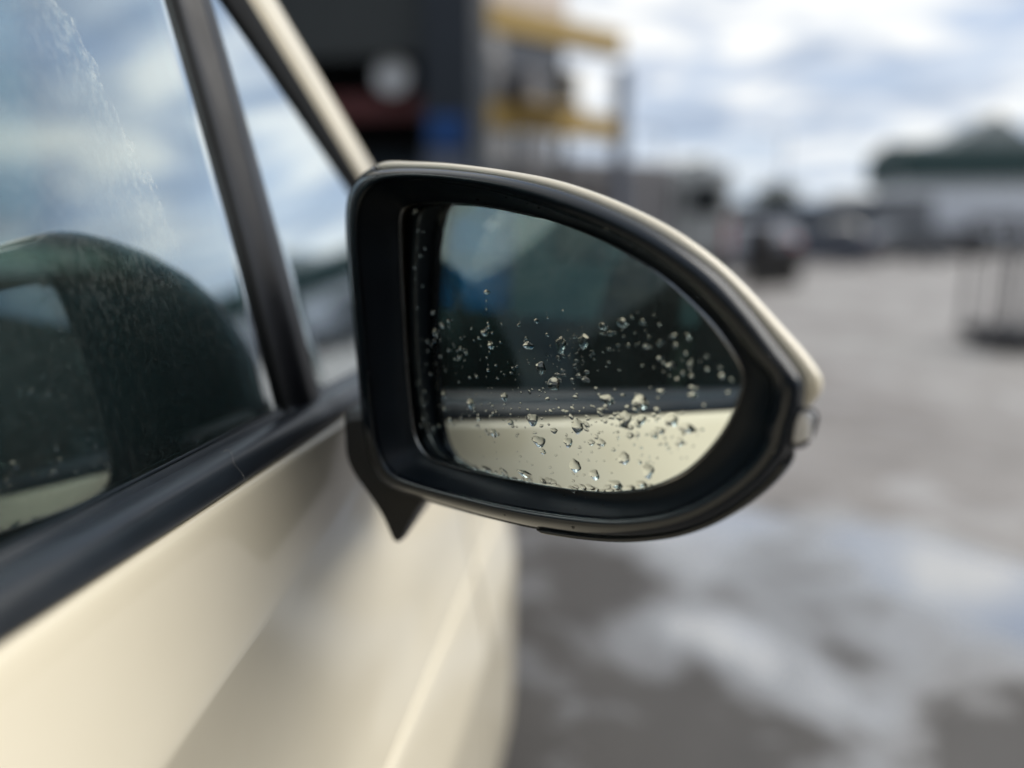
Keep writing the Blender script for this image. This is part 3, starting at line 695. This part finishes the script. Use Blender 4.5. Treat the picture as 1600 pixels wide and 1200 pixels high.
# far side glass and frame
strip('window_glass', PGLASS, [lambda z, t=t: -.50 + (barL(z) + .52) * t for t in np.linspace(0, 1, 6)], [0] * 6, -.14, ZT, 10, parent=fdoor, far=True, solid=.004)
strip('quarter_glass', PGLASS, [barR, sealI], [0, 0], -.14, .23, 10, parent=fdoor, far=True, solid=.004)
strip('window_bar', BAR, [bw(-.06), bw(.22), bw(.5), bw(.8), bw(1.06)], [-.006, .004, .010, .0085, -.006], -.145, ZT, 12, parent=fdoor, far=True)
strip('pillar', PAINT, [sw(.2), sw(.6), pw(.15), pw(.5), pw(1.0), pw(1.35)], [.0, .01, .0155, .018, .010, -.05], -.16, ZT + .02, 16, far=True)
for fr, dr in ((False, door), (True, fdoor)):
    P = lambda x: far_side(x) if fr else x
    bl = MB()                                   # centre post and roof rail
    bl.grid([[(P(-(glass_a(z) - o)), Y, H + z) for Y, o in ((-.60, -.03), (-.60, .006), (-.46, .006), (-.46, -.03))] for z in np.linspace(-.145, ZT, 8)])
    bl.build('centre_post', BAR, car, smooth=False)
    strip('window_glass', PGLASS, [lambda z: -.6, lambda z: -1.0, lambda z: -1.55 + .5 * (z + .12)], [0, 0, 0], -.14, ZT, 8, far=fr, solid=.004)
    strip('rear_pillar', PAINT, [lambda z: -1.5 + .5 * (z + .12), lambda z: -1.9 + .8 * (z + .12), lambda z: -2.2 + 1.0 * (z + .12)], [.004, .006, -.06], -.16, ZT + .02, 10, far=fr, solid=.002)
    strip('belt_panel', BAR, [lambda z: -2.2, lambda z: -.5], [.004, .004], -.16, -.115, 3, far=fr, solid=.002)
# roof, windscreen, bonnet, nose, tail
zt = ZT; xl = -(glass_a(ZT) - .01); xr = far_side(xl)
def roof_pt(u, v):                              # u across, v front to back
    x = xl + (xr - xl) * u; yf = sealO(ZT) - .0 + .10 * math.sin(math.pi * u); Y = yf + (-1.75 - yf) * v
    return (x, Y, H + ZT + .055 * math.sin(math.pi * u) ** .6 * (1 - .3 * (2 * v - 1) ** 2))
MB().grid([[roof_pt(u, v) for v in np.linspace(0, 1, 14)] for u in np.linspace(0, 1, 21)]).build('roof', PAINT, car, smooth=True, solid=.02)
def ws_pt(u, v):
    zb, ztp = -.10, ZT + .03
    yb = pilO(-.10) - .02 + .22 * math.sin(math.pi * u); yt = sealO(ZT) + .10 * math.sin(math.pi * u)
    xb0, xt0 = -(glass_a(-.1) + .01), xl - .02
    xb = xb0 + (far_side(xb0) - xb0) * u; xt = xt0 + (far_side(xt0) - xt0) * u
    s = math.sin(math.pi * u)
    b = np.array([xb, yb, H + zb + .05 * s]); t = np.array([xt, yt, H + ztp + .03 * s])
    return tuple(b + (t - b) * v + np.array([0, .02, .02]) * math.sin(math.pi * v))
MB().grid([[ws_pt(u, v) for v in np.linspace(0, 1, 10)] for u in np.linspace(0, 1, 21)]).build('windscreen', PGLASS, car, smooth=True, solid=.005)
def hood_pt(u, v):
    Y = 1.02 + .98 * v; q = section(Y)[0]; x0 = q[0] - .004; x = x0 + (far_side(x0) - x0) * u
    yb = pilO(-.10) - .02 + .22 * math.sin(math.pi * u)
    Y2 = yb + .02 + (2.02 + .10 * math.sin(math.pi * u) - yb) * v
    return (x, Y2, q[1] - .002 + .075 * math.sin(math.pi * u) ** .5 * (1 - .45 * v))
MB().grid([[hood_pt(u, v) for v in np.linspace(0, 1, 16)] for u in np.linspace(0, 1, 21)]).build('bonnet', PAINT, car, smooth=True, solid=.004)
s_ = section(2.0); nose = []
for u in np.linspace(0, 1, 21):
    row = []
    for k, (x, z) in enumerate(s_[::6]):
        xx = x + (far_side(x) - x) * u; row.append((xx, 2.0 + .22 * math.sin(math.pi * u) ** .5, z))
    nose.append(row)
MB().grid(nose).build('front_bumper', PAINT, car, smooth=True, solid=.004)
for s2 in (1, -1):
    MB().box((XC + s2 * .62 - .16, 2.12, .62), (XC + s2 * .62 + .16, 2.25, .76)).build('headlight', LAMP_W, car, bevel=.03)
MB().box((XC - .4, 2.2, .55), (XC + .4, 2.245, .66)).build('grille', SILL, car, bevel=.02)
s_ = section(-2.45)
MB().grid([[((x + (far_side(x) - x) * u), -2.45 - .12 * math.sin(math.pi * u) ** .5, z) for x, z in s_[::6]] for u in np.linspace(0, 1, 15)]).build('rear_bumper', PAINT, car, smooth=True, solid=.004)
MB().grid([[(xl + (xr - xl) * u - (.12 * (1 - 2 * u)) * -v, -1.75 - .6 * v, H + ZT + .04 - .54 * v) for v in np.linspace(0, 1, 6)] for u in np.linspace(0, 1, 9)]).build('rear_screen', PGLASS, car, smooth=True, solid=.005)
MB().grid([[(-.23 + (far_side(-.23) + .23) * u, -2.35 - .12 * v, H - .14) for v in (0, 1)] for u in (0, 1)]).build('tail_shelf', PAINT, car, solid=.01)
for y in (1.60, -1.70):
    for sd_ in (1, -1):
        x = -.425 if sd_ > 0 else far_side(-.425)
        wheel(car, x, y, .32, .215, sd_)
MB().box((-1.86, -2.3, .18), (-.30, 1.9, .30)).build('floor_pan', SILL, car)
# ---- cabin
card = MB(); card.prism([(-.2400, H - .1285), (-.2480, H - .1245), (-.2600, H - .132), (-.285, H - .20), (-.30, H - .5), (-.27, .30), (-.235, .30)], 1, -.50, 1.0)
card.build('door_card', INNER, door, smooth=True, angle=40)
card = MB(); card.prism([(far_side(x), z) for x, z in [(-.2400, H - .1285), (-.2480, H - .1245), (-.2600, H - .132), (-.285, H - .20), (-.30, H - .5), (-.27, .30), (-.235, .30)]], 1, -.50, 1.0)
card.build('door_card', INNER, fdoor, smooth=True, angle=40)
def dash():
    xs_ = np.linspace(-.262, far_side(-.262), 40); rows = []
    for x in xs_:
        c = math.exp(-((x + .72) / .22) ** 2)                        # raised centre hood
        s = math.exp(-((x + 1.47) / .20) ** 2)                       # instrument hood in front of the driver
        prof = [(1.12, -.115), (1.0, -.105), (.93, -.10 + .03 * c + .05 * s), (.86, -.115 + .03 * c + .07 * s), (.79, -.142 + .02 * c + .05 * s), (.72, -.152), (.64, -.158), (.57, -.166), (.52, -.185), (.50, -.23), (.53, -.40), (.60, -.62)]
        rows.append([(x, Y, H + z) for Y, z in prof])
    d = MB().grid(rows).build('dashboard', DASH, car, smooth=True, angle=70, solid=.01)
    for xv in (-.40, -.66, -.80):
        MB().box((xv - .055, .485, H - .30), (xv + .055, .515, H - .24)).build('air_vent', SILL, d, bevel=.008)
    return d
dash()
wc = Vector((-1.47, .38, H - .16)); wr = Matrix.Rotation(R(-25), 3, 'X')
def wheel_ring():
    pts = [wc + wr @ Vector((.185 * math.cos(a), 0, .185 * math.sin(a))) for a in np.linspace(0, 2 * math.pi, 36, endpoint=False)]
    o = MB().tube(pts, .016, 10, closed=True).build('steering_wheel', INNER, car, smooth=True)
    mb = MB()
    for a in (0, math.pi, -math.pi / 2): mb.tube([wc, wc + wr @ Vector((.18 * math.cos(a), 0, .18 * math.sin(a)))], .014, 8)
    mb.box(tuple(wc - Vector((.06, .02, .06))), tuple(wc + Vector((.06, .03, .06)))); mb.build('hub', INNER, o)
wheel_ring()
def seat(x, y, name='seat'):
    o = MB(); o.prism([(y - .30, .42), (y + .28, .46), (y + .30, .56), (y + .1, .60), (y - .26, .55)], 0, x - .25, x + .25); s = o.build(name, FABRIC, car, bevel=.05, segs=3)
    MB().prism([(y - .28, .54), (y - .18, .58), (y - .34, 1.18), (y - .40, 1.22), (y - .47, 1.18), (y - .40, .54)], 0, x - .24, x + .24).build('backrest', FABRIC, s, bevel=.05, segs=3)
    MB().prism([(y - .38, 1.26), (y - .36, 1.40), (y - .40, 1.45), (y - .48, 1.44), (y - .49, 1.27)], 0, x - .13, x + .13).build('headrest', FABRIC, s, bevel=.03, segs=3)
    for dx in (-.06, .06): MB().cyl((x + dx, y - .43, 1.16), (x + dx, y - .43, 1.30), .007, 8).build('headrest_post', CHROME, s)
seat(-.68, .02); seat(-1.47, .02)
MB().box((-1.80, -1.35, .42), (-.34, -.85, .58)).build('rear_bench', FABRIC, car, bevel=.05)
MB().prism([(-1.20, .55), (-1.05, .56), (-1.30, 1.10), (-1.42, 1.10)], 0, -1.80, -.34).build('rear_backrest', FABRIC, car, bevel=.05)
MB().box((-1.16, -.5, .42), (-.99, .5, .62)).build('centre_console', INNER, car, bevel=.03)

# ================================================================== THE WING MIRROR
PHI_H, PHI_G = R(31), R(35)
NH = np.array([-math.sin(PHI_H), -math.cos(PHI_H), 0]); 
PH0 = at_depth(880, 550, .372)
def crom(pts, k=14):
    n = len(pts); out = []; P = [np.array(p, float) for p in pts]
    for i in range(n):
        p0, p1, p2, p3 = P[i - 1], P[i], P[(i + 1) % n], P[(i + 2) % n]
        # centripetal-ish damping by chord length
        for t in np.linspace(0, 1, k, endpoint=False):
            m1 = (p2 - p0) * .5; m2 = (p3 - p1) * .5; L = np.linalg.norm(p2 - p1)
            for m in (m1, m2):
                lm = np.linalg.norm(m)
                if lm > L: m *= L / lm
            h00 = 2 * t ** 3 - 3 * t * t + 1; h10 = t ** 3 - 2 * t * t + t; h01 = -2 * t ** 3 + 3 * t * t; h11 = t ** 3 - t * t
            out.append(h00 * p1 + h10 * m1 + h01 * p2 + h11 * m2)
    return out
CXY = np.array([860., 555.])
NA = 260
ANG = np.linspace(-math.pi, math.pi, NA, endpoint=False)
def polar(pts):
    c = np.array(crom(pts)) - CXY; a = np.arctan2(c[:, 1], c[:, 0]); r = np.hypot(c[:, 0], c[:, 1])
    o = np.argsort(a); return lambda th: np.interp(th, a[o], r[o], period=2 * math.pi)
OUT = [(600, 264), (640, 262), (700, 265), (780, 275), (860, 293), (930, 317), (1000, 349), (1060, 385), (1120, 430), (1170, 484), (1212, 538), (1240, 574), (1254, 602), (1250, 640), (1240, 672), (1230, 706), (1202, 745), (1160, 781), (1110, 811), (1060, 829), (1010, 837), (960, 839), (900, 834),
       (830, 823), (760, 807), (700, 791), (640, 773), (601, 757), (581, 735), (570, 700), (563, 640), (556, 560), (548, 480), (541, 400), (539, 340), (543, 305), (554, 285), (572, 271)]
GLS = [(690, 315), (750, 320), (810, 331), (870, 348), (930, 371), (980, 397), (1030, 430), (1075, 469), (1110, 505), (1140, 545), (1158, 576), (1160, 597), (1150, 631), (1135, 665), (1110, 700), (1080, 730), (1050, 749), (1010, 764), (960, 770), (920, 769), (860, 762),
       (800, 751), (750, 741), (700, 729), (672, 719), (655, 704), (645, 682), (638, 640), (632, 580), (627, 500), (623, 420), (621, 350), (624, 329), (636, 319), (660, 316)]
rO, rG = polar(OUT), polar(GLS)
WA = np.radians([-180, -150, -140, -110, -70, -40, -10, 10, 40, 70, 110, 140, 150, 165, 180])
WW = np.array([17, 22, 26, 30, 42, 58, 62, 54, 44, 34, 26, 26, 24, 18, 17.])
lipw = lambda th: np.interp(th, WA, WW)
E0 = on_plane(1156, 590, PH0 - NH * .009, NH)
NG = np.array([-math.sin(PHI_G) * math.cos(R(1.55)), -math.cos(PHI_G) * math.cos(R(1.55)), math.sin(R(1.55))])
def pix(th, r): return CXY[0] + r * math.cos(th), CXY[1] + r * math.sin(th)
mir = MB(); rings = []; walls = []
for th in ANG:
    row = []; ro, rg, w = float(rO(th)), float(rG(th)), float(lipw(th))
    w = min(w, (ro - rg) * .72)
    for f, dpt in ((.03, .022), (.0, .014), (.0, .0082), (.025, .0066), (.07, .0050), (.13, .0036), (.21, .0023), (.31, .0012), (.43, .0004), (.56, .0), (.70, .0005), (.82, .0016), (.90, .0030), (.945, .0050), (.955, .0054), (.965, .0050), (1.0, .0068)):
        row.append(on_plane(*pix(th, ro - w * f), PH0 - NH * dpt, NH))
    rings.append(row); row = []; I = rings[-1][-1] + NH * .0001; row.append(I); Gp = on_plane(*pix(th, rg), E0, NG)
    Gb = on_plane(*pix(th, rg - 4), E0 - NG * .004, NG)
    for t in (.15, .4, .65, .85, .96): row.append(I + (Gp - I) * t + NH * -.004 * math.sin(math.pi * t) * min(1, np.linalg.norm(Gp - I) / .03))
    row.append(Gp - NG * .0015); row.append(Gb)
    walls.append(row)
mir.grid(rings, closed_u=True)
mirror = mir.build('wing_mirror', HOUSE, car, smooth=True, angle=60)
mirror['label'] = 'black plastic mirror frame'
MB().grid(walls, closed_u=True).build('frame_recess', RECESS, mirror, smooth=True, angle=60)
# thin bright edge round the glass
MB().tube([on_plane(*pix(th, float(rG(th)) - 1), E0 + NG * .0006, NG) for th in ANG], .0009, 8, closed=True).build('glass_edge', CHROME, mirror, smooth=True)
# convex glass
RC = 1.15; GC = on_plane(885, 548, E0, NG)
def mirror_mat():
    m, nt, b = new_mat('mirror_silver'); b.inputs['Metallic'].default_value = 1; b.inputs['Roughness'].default_value = .0
    b.inputs['Base Color'].default_value = (.80, .86, .84, 1); return m
def sag(p):
    q = p - GC; q = q - NG * np.dot(q, NG); return p - NG * (np.dot(q, q) / (2 * RC) - .0035)
FR = np.linspace(0.004, 1, 48)
gl = MB(); gl.grid([[sag(on_plane(*pix(th, (float(rG(th)) - .5) * f), E0, NG)) for f in FR] for th in ANG], closed_u=True)
glo = gl.build('mirror_glass', mirror_mat(), mirror, smooth=True, angle=0)
# shells behind the frame: cream cap above, black shell below
CAPK = [(556, 282), (575, 265), (600, 254), (640, 254), (700, 257), (780, 267), (860, 282), (930, 304), (1000, 334), (1060, 367), (1120, 411), (1170, 459), (1220, 514), (1256, 555), (1279, 590), (1277, 613), (1262, 633), (1246, 650), (1236, 690), (1236, 716), (1208, 752), (1166, 786), (1110, 814), (1060, 831), (1010, 836), (960, 834), (900, 829),
        (830, 818), (760, 803), (700, 787), (640, 769), (606, 752), (588, 732), (578, 700), (570, 640), (562, 560), (554, 480), (547, 400), (545, 340), (547, 305)]
rK = polar(CAPK)
def shell(a0, a1, n, name, mat, solid=.0015):
    rows = []
    cen = PH0 - NH * .05
    for th in np.linspace(a0, a1, n):
        th_ = (th + math.pi) % (2 * math.pi) - math.pi
        ro, rk = float(rO(th_)), float(rK(th_))
        row = [on_plane(*pix(th_, ro - 5), PH0 - NH * .0105, NH), on_plane(*pix(th_, ro + .5), PH0 - NH * .0100, NH)]
        row.append(on_plane(*pix(th_, ro + (rk - ro) * .55), PH0 - NH * .0108, NH))
        row.append(on_plane(*pix(th_, ro + (rk - ro) * .86), PH0 - NH * .0125, NH))
        row.append(on_plane(*pix(th_, rk - .3), PH0 - NH * .016, NH))
        K = on_plane(*pix(th_, rk), PH0 - NH * .021, NH); row.append(K)
        c0 = on_plane(CXY[0], CXY[1], PH0 - NH * .021, NH)
        for dd, sc in ((.030, .985), (.042, .95), (.056, .88), (.070, .77), (.082, .62), (.091, .43), (.097, .22), (.099, .03)):
            q = ((dd - .021) / .078) ** 1.5
            row.append(c0 + np.array([.0, 1, 0]) * (dd - .021) * 2.1 + np.array([-.095, 0, -.075]) * q + (K - c0) * sc)
        rows.append(row)
    return MB().grid(rows).build(name, mat, mirror, smooth=True, solid=solid, angle=55)
shell(R(-133), R(12.2), 150, 'mirror_cap', PAINT)['label'] = 'cream painted upper shell'
shell(R(12.6), R(226.6), 150, 'lower_shell', HOUSE)
# ridge line along the lower right shell
MB().tube([on_plane(*pix(R(a), float(rO(R(a))) + 3.5), PH0 - NH * .008, NH) for a in np.linspace(24, 95, 40)], [.0004] + [.0016] * 38 + [.0004], 8).build('shell_ridge', HOUSE, mirror, smooth=True)
# repeater lamp at the outer corner
def lamp_mat():
    m, nt, b = new_mat('repeater_lens'); b.inputs['Base Color'].default_value = (.62, .63, .66, 1); b.inputs['Roughness'].default_value = .12; b.inputs['Coat Weight'].default_value = 1
    return m
lp = []
LPX = [(1232, 692), (1240, 648), (1250, 639), (1265, 640), (1273, 650), (1268, 674), (1257, 692), (1243, 698)]
for k, (d0, sc) in enumerate(((.004, .80), (.006, .95), (.010, 1.0), (.03, 1.0), (.04, .8))):
    c = np.mean(LPX, axis=0); lp.append([on_plane(*(c + (np.array(p) - c) * sc), PH0 - NH * (d0 + .002), NH) for p in LPX])
mbl = MB(); mbl.grid([[lp[k][i] for k in range(5)] for i in range(len(LPX))], closed_u=True)
mbl.add(lp[0], [tuple(range(len(LPX)))]); mbl.add(lp[-1], [tuple(range(len(LPX)))])
lens = mbl.build('repeater_lamp', lamp_mat(), mirror, smooth=True, angle=45)
MB().tube([on_plane(1258 + 3 * math.sin(q), 650 + 14 * q, PH0 - NH * .0052, NH) for q in np.linspace(0, 2.6, 8)], .0013, 8).build('lens_edge', simple('lens_white', (.8, .8, .8), .2), lens, smooth=True)
MB().tube([on_plane(*p, PH0 - NH * .0065, NH) for p in crom(LPX, 5)], .0008, 8, closed=True).build('lens_rim', TRIM, lens, smooth=True)
# foot that carries the mirror, fixed to the door skin
def foot():
    rows = []
    front = [(545, 640), (541, 672), (543, 700), (556, 730), (583, 768), (603, 800), (619, 836), (625, 843), (633, 836), (650, 805), (668, 778), (700, 760), (720, 720), (700, 640)]
    front = [tuple(p) for p in crom(front, 5)]
    c = np.mean(front, axis=0)
    for Y, sc in ((.478, .90), (.484, .97), (.492, 1.0), (.54, 1.0), (.60, .98), (.64, .9)):
        rows.append([EYE + ray(*(c + (np.array(p) - c) * sc)) * .492 + np.array([0, Y - .492, 0]) for p in front])
    mb = MB(); mb.grid([[rows[k][i] for k in range(len(rows))] for i in range(len(front))], closed_u=True)
    mb.add(rows[0], [tuple(range(len(front)))]); mb.add(rows[-1], [tuple(range(len(front)))])
    mb.build('mirror_foot', plastic('foot_plastic', (.010, .011, .012), .4, .55), mirror, smooth=True, angle=50)
foot()

# ------------------------------------------------------------------ rain on the mirror
def drop_mat():
    m, nt, b = new_mat('rain_water'); b.inputs['Base Color'].default_value = (1, 1, 1, 1); b.inputs['Roughness'].default_value = 0; b.inputs['IOR'].default_value = 1.33; b.inputs['Transmission Weight'].default_value = 1
    return m
DROP = drop_mat()
TA = np.cross(NG, [0, 0, 1.]); TA /= np.linalg.norm(TA); TB = np.array([0, 0, 1.])
def drop_geo(seed, nr=7, na=18, h=.30):
    rows = []
    for k in range(na):
        a = 2 * math.pi * k / na; row = []
        rr = 1 + .40 * noise.noise(Vector((math.cos(a) * 1.15 + seed * 3.7, math.sin(a) * 1.15, seed)))
        rr2 = rr * (1 + .10 * math.sin(a))
        for j in range(nr + 1):
            t = j / nr; f = 1 - t; hh = (1 - f * f) ** 1.15
            sagd = -.20 * hh * (1 + .3 * math.sin(seed))
            row.append((math.cos(a) * rr2 * f, math.sin(a) * rr2 * f + sagd * f, h * hh - .03))
        rows.append(row)
    return rows, [(math.cos(2 * math.pi * k / na) * .5, math.sin(2 * math.pi * k / na) * .5, -.05) for k in range(na)]
def drop_into(mb, p, r, seed, asp=1.0, rot=0, nr=4, na=10, h=.42, n=None, ta=None, tb=None):
    h = h * .36 if n is None else h
    n = NG if n is None else n; ta = TA if ta is None else ta; tb = TB if tb is None else tb
    rows, _ = drop_geo(seed, nr, na, h); c, s = math.cos(rot), math.sin(rot); out = []
    for row in rows: out.append([p + (ta * (x * asp * c - y * s) + tb * (x * asp * s + y * c) + n * z) * r for x, y, z in row])
    mb.grid(out, closed_u=True)
    mb.add([q[0] for q in out], [tuple(range(na))])
def on_mirror(px, py): return sag(on_plane(px, py, E0, NG))
PX = .0 + np.linalg.norm(on_mirror(880, 550) - on_mirror(881, 550))
BIG = [(835, 655, 10, 9), (905, 665, 9, 10), (950, 623, 11, 6), (1001, 629, 13, 9), (977, 655, 9, 11), (1002, 655, 7, 6), (1049, 656, 9, 8), (1071, 669, 14, 5), (1031, 672, 7, 4), (845, 689, 11, 8), (900, 727, 9, 9), (929, 740, 8, 7), (975, 715, 9, 8), (1011, 735, 8, 10),
       (1081, 618, 8, 7), (1006, 503, 8, 5), (975, 505, 9, 5), (945, 510, 8, 4), (1052, 525, 6, 5), (1075, 530, 5, 3), (1010, 541, 7, 4), (1070, 552, 7, 3), (1031, 560, 6, 4), (1045, 572, 6, 5), (1102, 557, 6, 3), (1125, 588, 5, 5), (1103, 577, 5, 3), (1033, 611, 8, 5), (763, 457, 7, 3),
       (735, 631, 8, 8), (690, 617, 5, 7), (820, 740, 14, 5), (790, 620, 7, 6), (870, 600, 10, 9), (850, 575, 9, 8), (830, 540, 12, 5), (760, 520, 8, 5), (770, 540, 7, 5), (690, 510, 7, 4), (675, 520, 5, 5), (880, 540, 8, 11), (915, 535, 8, 9), (800, 660, 6, 4), (772, 677, 8, 6), (940, 690, 8, 5), (890, 690, 7, 7), (1060, 690, 6, 5), (960, 755, 12, 5), (1000, 755, 10, 4), (925, 690, 6, 4), (868, 672, 6, 4), (748, 655, 5, 3), (700, 657, 6, 3), (690, 640, 4, 4), (985, 680, 6, 3), (850, 705, 5, 4)]
protos = []
for i, (x, y, rx, ry) in enumerate(BIG):
    k = i % 9
    if k >= len(protos):
        mb = MB(); rows, _ = drop_geo(i + 2, 8, 26, .40)
        mb.grid(rows, closed_u=True); mb.add([q[0] for q in rows], [tuple(range(22))])
        o = mb.build('water_drop', DROP, mirror, smooth=True, world=False, angle=0); protos.append(o)
    else:
        o = protos[k].copy(); COL.objects.link(o); o.parent = mirror
    p = on_mirror(x, y); nn = (p - (GC - NG * RC)); nn /= np.linalg.norm(nn)
    if x > 1000 and y < 620: rx, ry = rx * .7, ry * .6
    sx, sy = rx * PX, ry * PX
    sz = .56 * min(sx, sy) * (1.0 + .3 * random.random())
    M = Matrix(((TA[0] * sx, TB[0] * sy, NG[0] * sz, p[0]), (TA[1] * sx, TB[1] * sy, NG[1] * sz, p[1]), (TA[2] * sx, TB[2] * sy, NG[2] * sz, p[2]), (0, 0, 0, 1)))
    o.matrix_local = world_mat(mirror).inverted() @ M
small = MB(); cnt = 0
inside = lambda x, y: math.hypot(x - CXY[0], y - CXY[1]) < float(rG(math.atan2(y - CXY[1], x - CXY[0]))) - 5
def sprinkle(n, cx, cyy, sx, sy, r0, r1, asp=1.5):
    global cnt
    for _ in range(n):
        x, y = random.gauss(cx, sx), random.gauss(cyy, sy)
        if not inside(x, y): continue
        r = (r0 + (r1 - r0) * random.random() ** 2.2) * PX
        drop_into(small, on_mirror(x, y), r, cnt * .37, asp * (.7 + .6 * random.random()), random.uniform(-.5, .7), 5, 11, .55); cnt += 1
sprinkle(60, 715, 540, 36, 28, 1.0, 2.8); sprinkle(36, 830, 560, 60, 40, 1.0, 3.0); sprinkle(60, 905, 560, 42, 36, 1.0, 3.4)
sprinkle(80, 940, 650, 62, 18, 1.2, 4.0); sprinkle(50, 750, 655, 56, 14, 1.0, 3.0); sprinkle(70, 900, 700, 90, 30, 1.0, 3.2); sprinkle(26, 1060, 570, 46, 36, 1.2, 3.4)
sprinkle(26, 965, 528, 60, 14, 1.0, 3.0); sprinkle(40, 800, 600, 70, 22, 1.0, 3.0); sprinkle(36, 1010, 690, 60, 30, 1.0, 2.8)
for _ in range(26):                             # runs of water along the inner edge of the glass
    y = random.uniform(330, 690); x = 632 + (y - 330) * .045 + abs(random.gauss(0, 1)) * 17
    if not inside(x, y) or x > 690: continue
    drop_into(small, on_mirror(x, y), random.uniform(1.2, 4.0) * PX, cnt * .37, 1.8, random.uniform(-.3, .5), 4, 9, .45); cnt += 1
for _ in range(45):                              # water lying along the lower edge
    th = R(random.uniform(50, 128)); r = float(rG(th)) - random.uniform(3, 12); x, y = pix(th, r)
    drop_into(small, on_mirror(x, y), random.uniform(1.5, 5) * PX, cnt * .37, 2.0, random.uniform(-.2, .4), 4, 10, .4); cnt += 1
o = small.build('rain_spray', DROP, mirror, smooth=True, angle=0); o['kind'] = 'stuff'
# fine rain beads on the edge of the cap and on the frame
beads = MB()
for _ in range(240):
    th = R(random.uniform(-118, 2)); rk = float(rK(th)); dq = random.uniform(-.6, .9)
    p = on_plane(*pix(th, rk + dq - .8), PH0 - NH * random.uniform(.017, .026), NH)
    c0 = on_plane(CXY[0], CXY[1], PH0 - NH * .021, NH); nn = (p - c0); nn /= np.linalg.norm(nn)
    ta = np.cross(nn, NH); ta /= np.linalg.norm(ta)
    drop_into(beads, p, random.uniform(.0004, .0011), random.random() * 50, 1.2, random.uniform(0, 3), 3, 8, .6, nn, ta, NH)
o = beads.build('cap_beads', DROP, mirror, smooth=True, angle=0); o['kind'] = 'stuff'
# a few drops caught on the frame itself
fb = MB()
for _ in range(46):
    q = random.randrange(NA); k = random.choice((9, 10, 11, 12, 7, 8)); p = rings[q][k] if random.random() < .55 else walls[q][random.choice((1, 2, 3))]
    drop_into(fb, np.array(p), random.uniform(.0004, .0011), random.random() * 50, random.uniform(1, 1.6), random.uniform(-.4, .4), 4, 10, .6, NH, TA, TB)
o = fb.build('frame_drops', DROP, mirror, smooth=True, angle=0); o['kind'] = 'stuff'
# a stray hair stuck to the black trim below the window
hp = [(343, 709), (347, 706), (353, 708), (357, 716), (359, 726), (364, 733), (371, 741), (376, 752), (378, 757)]
def on_trim(px, py):
    return on_plane(px, py, (-.2085, 0, H - .1300), np.array([.78, 0, .62])) + np.array([.0013, 0, .0010])
hair = MB().tube([on_trim(*p) for p in crom(hp + hp[::-1], 4)[:(len(hp) - 1) * 4]], .00008, 6).build('hair', simple('hair_pale', (.24, .23, .21), .5), None, smooth=True)
tag(hair, 'fine pale hair stuck to the black trim below the cream car window', 'hair')
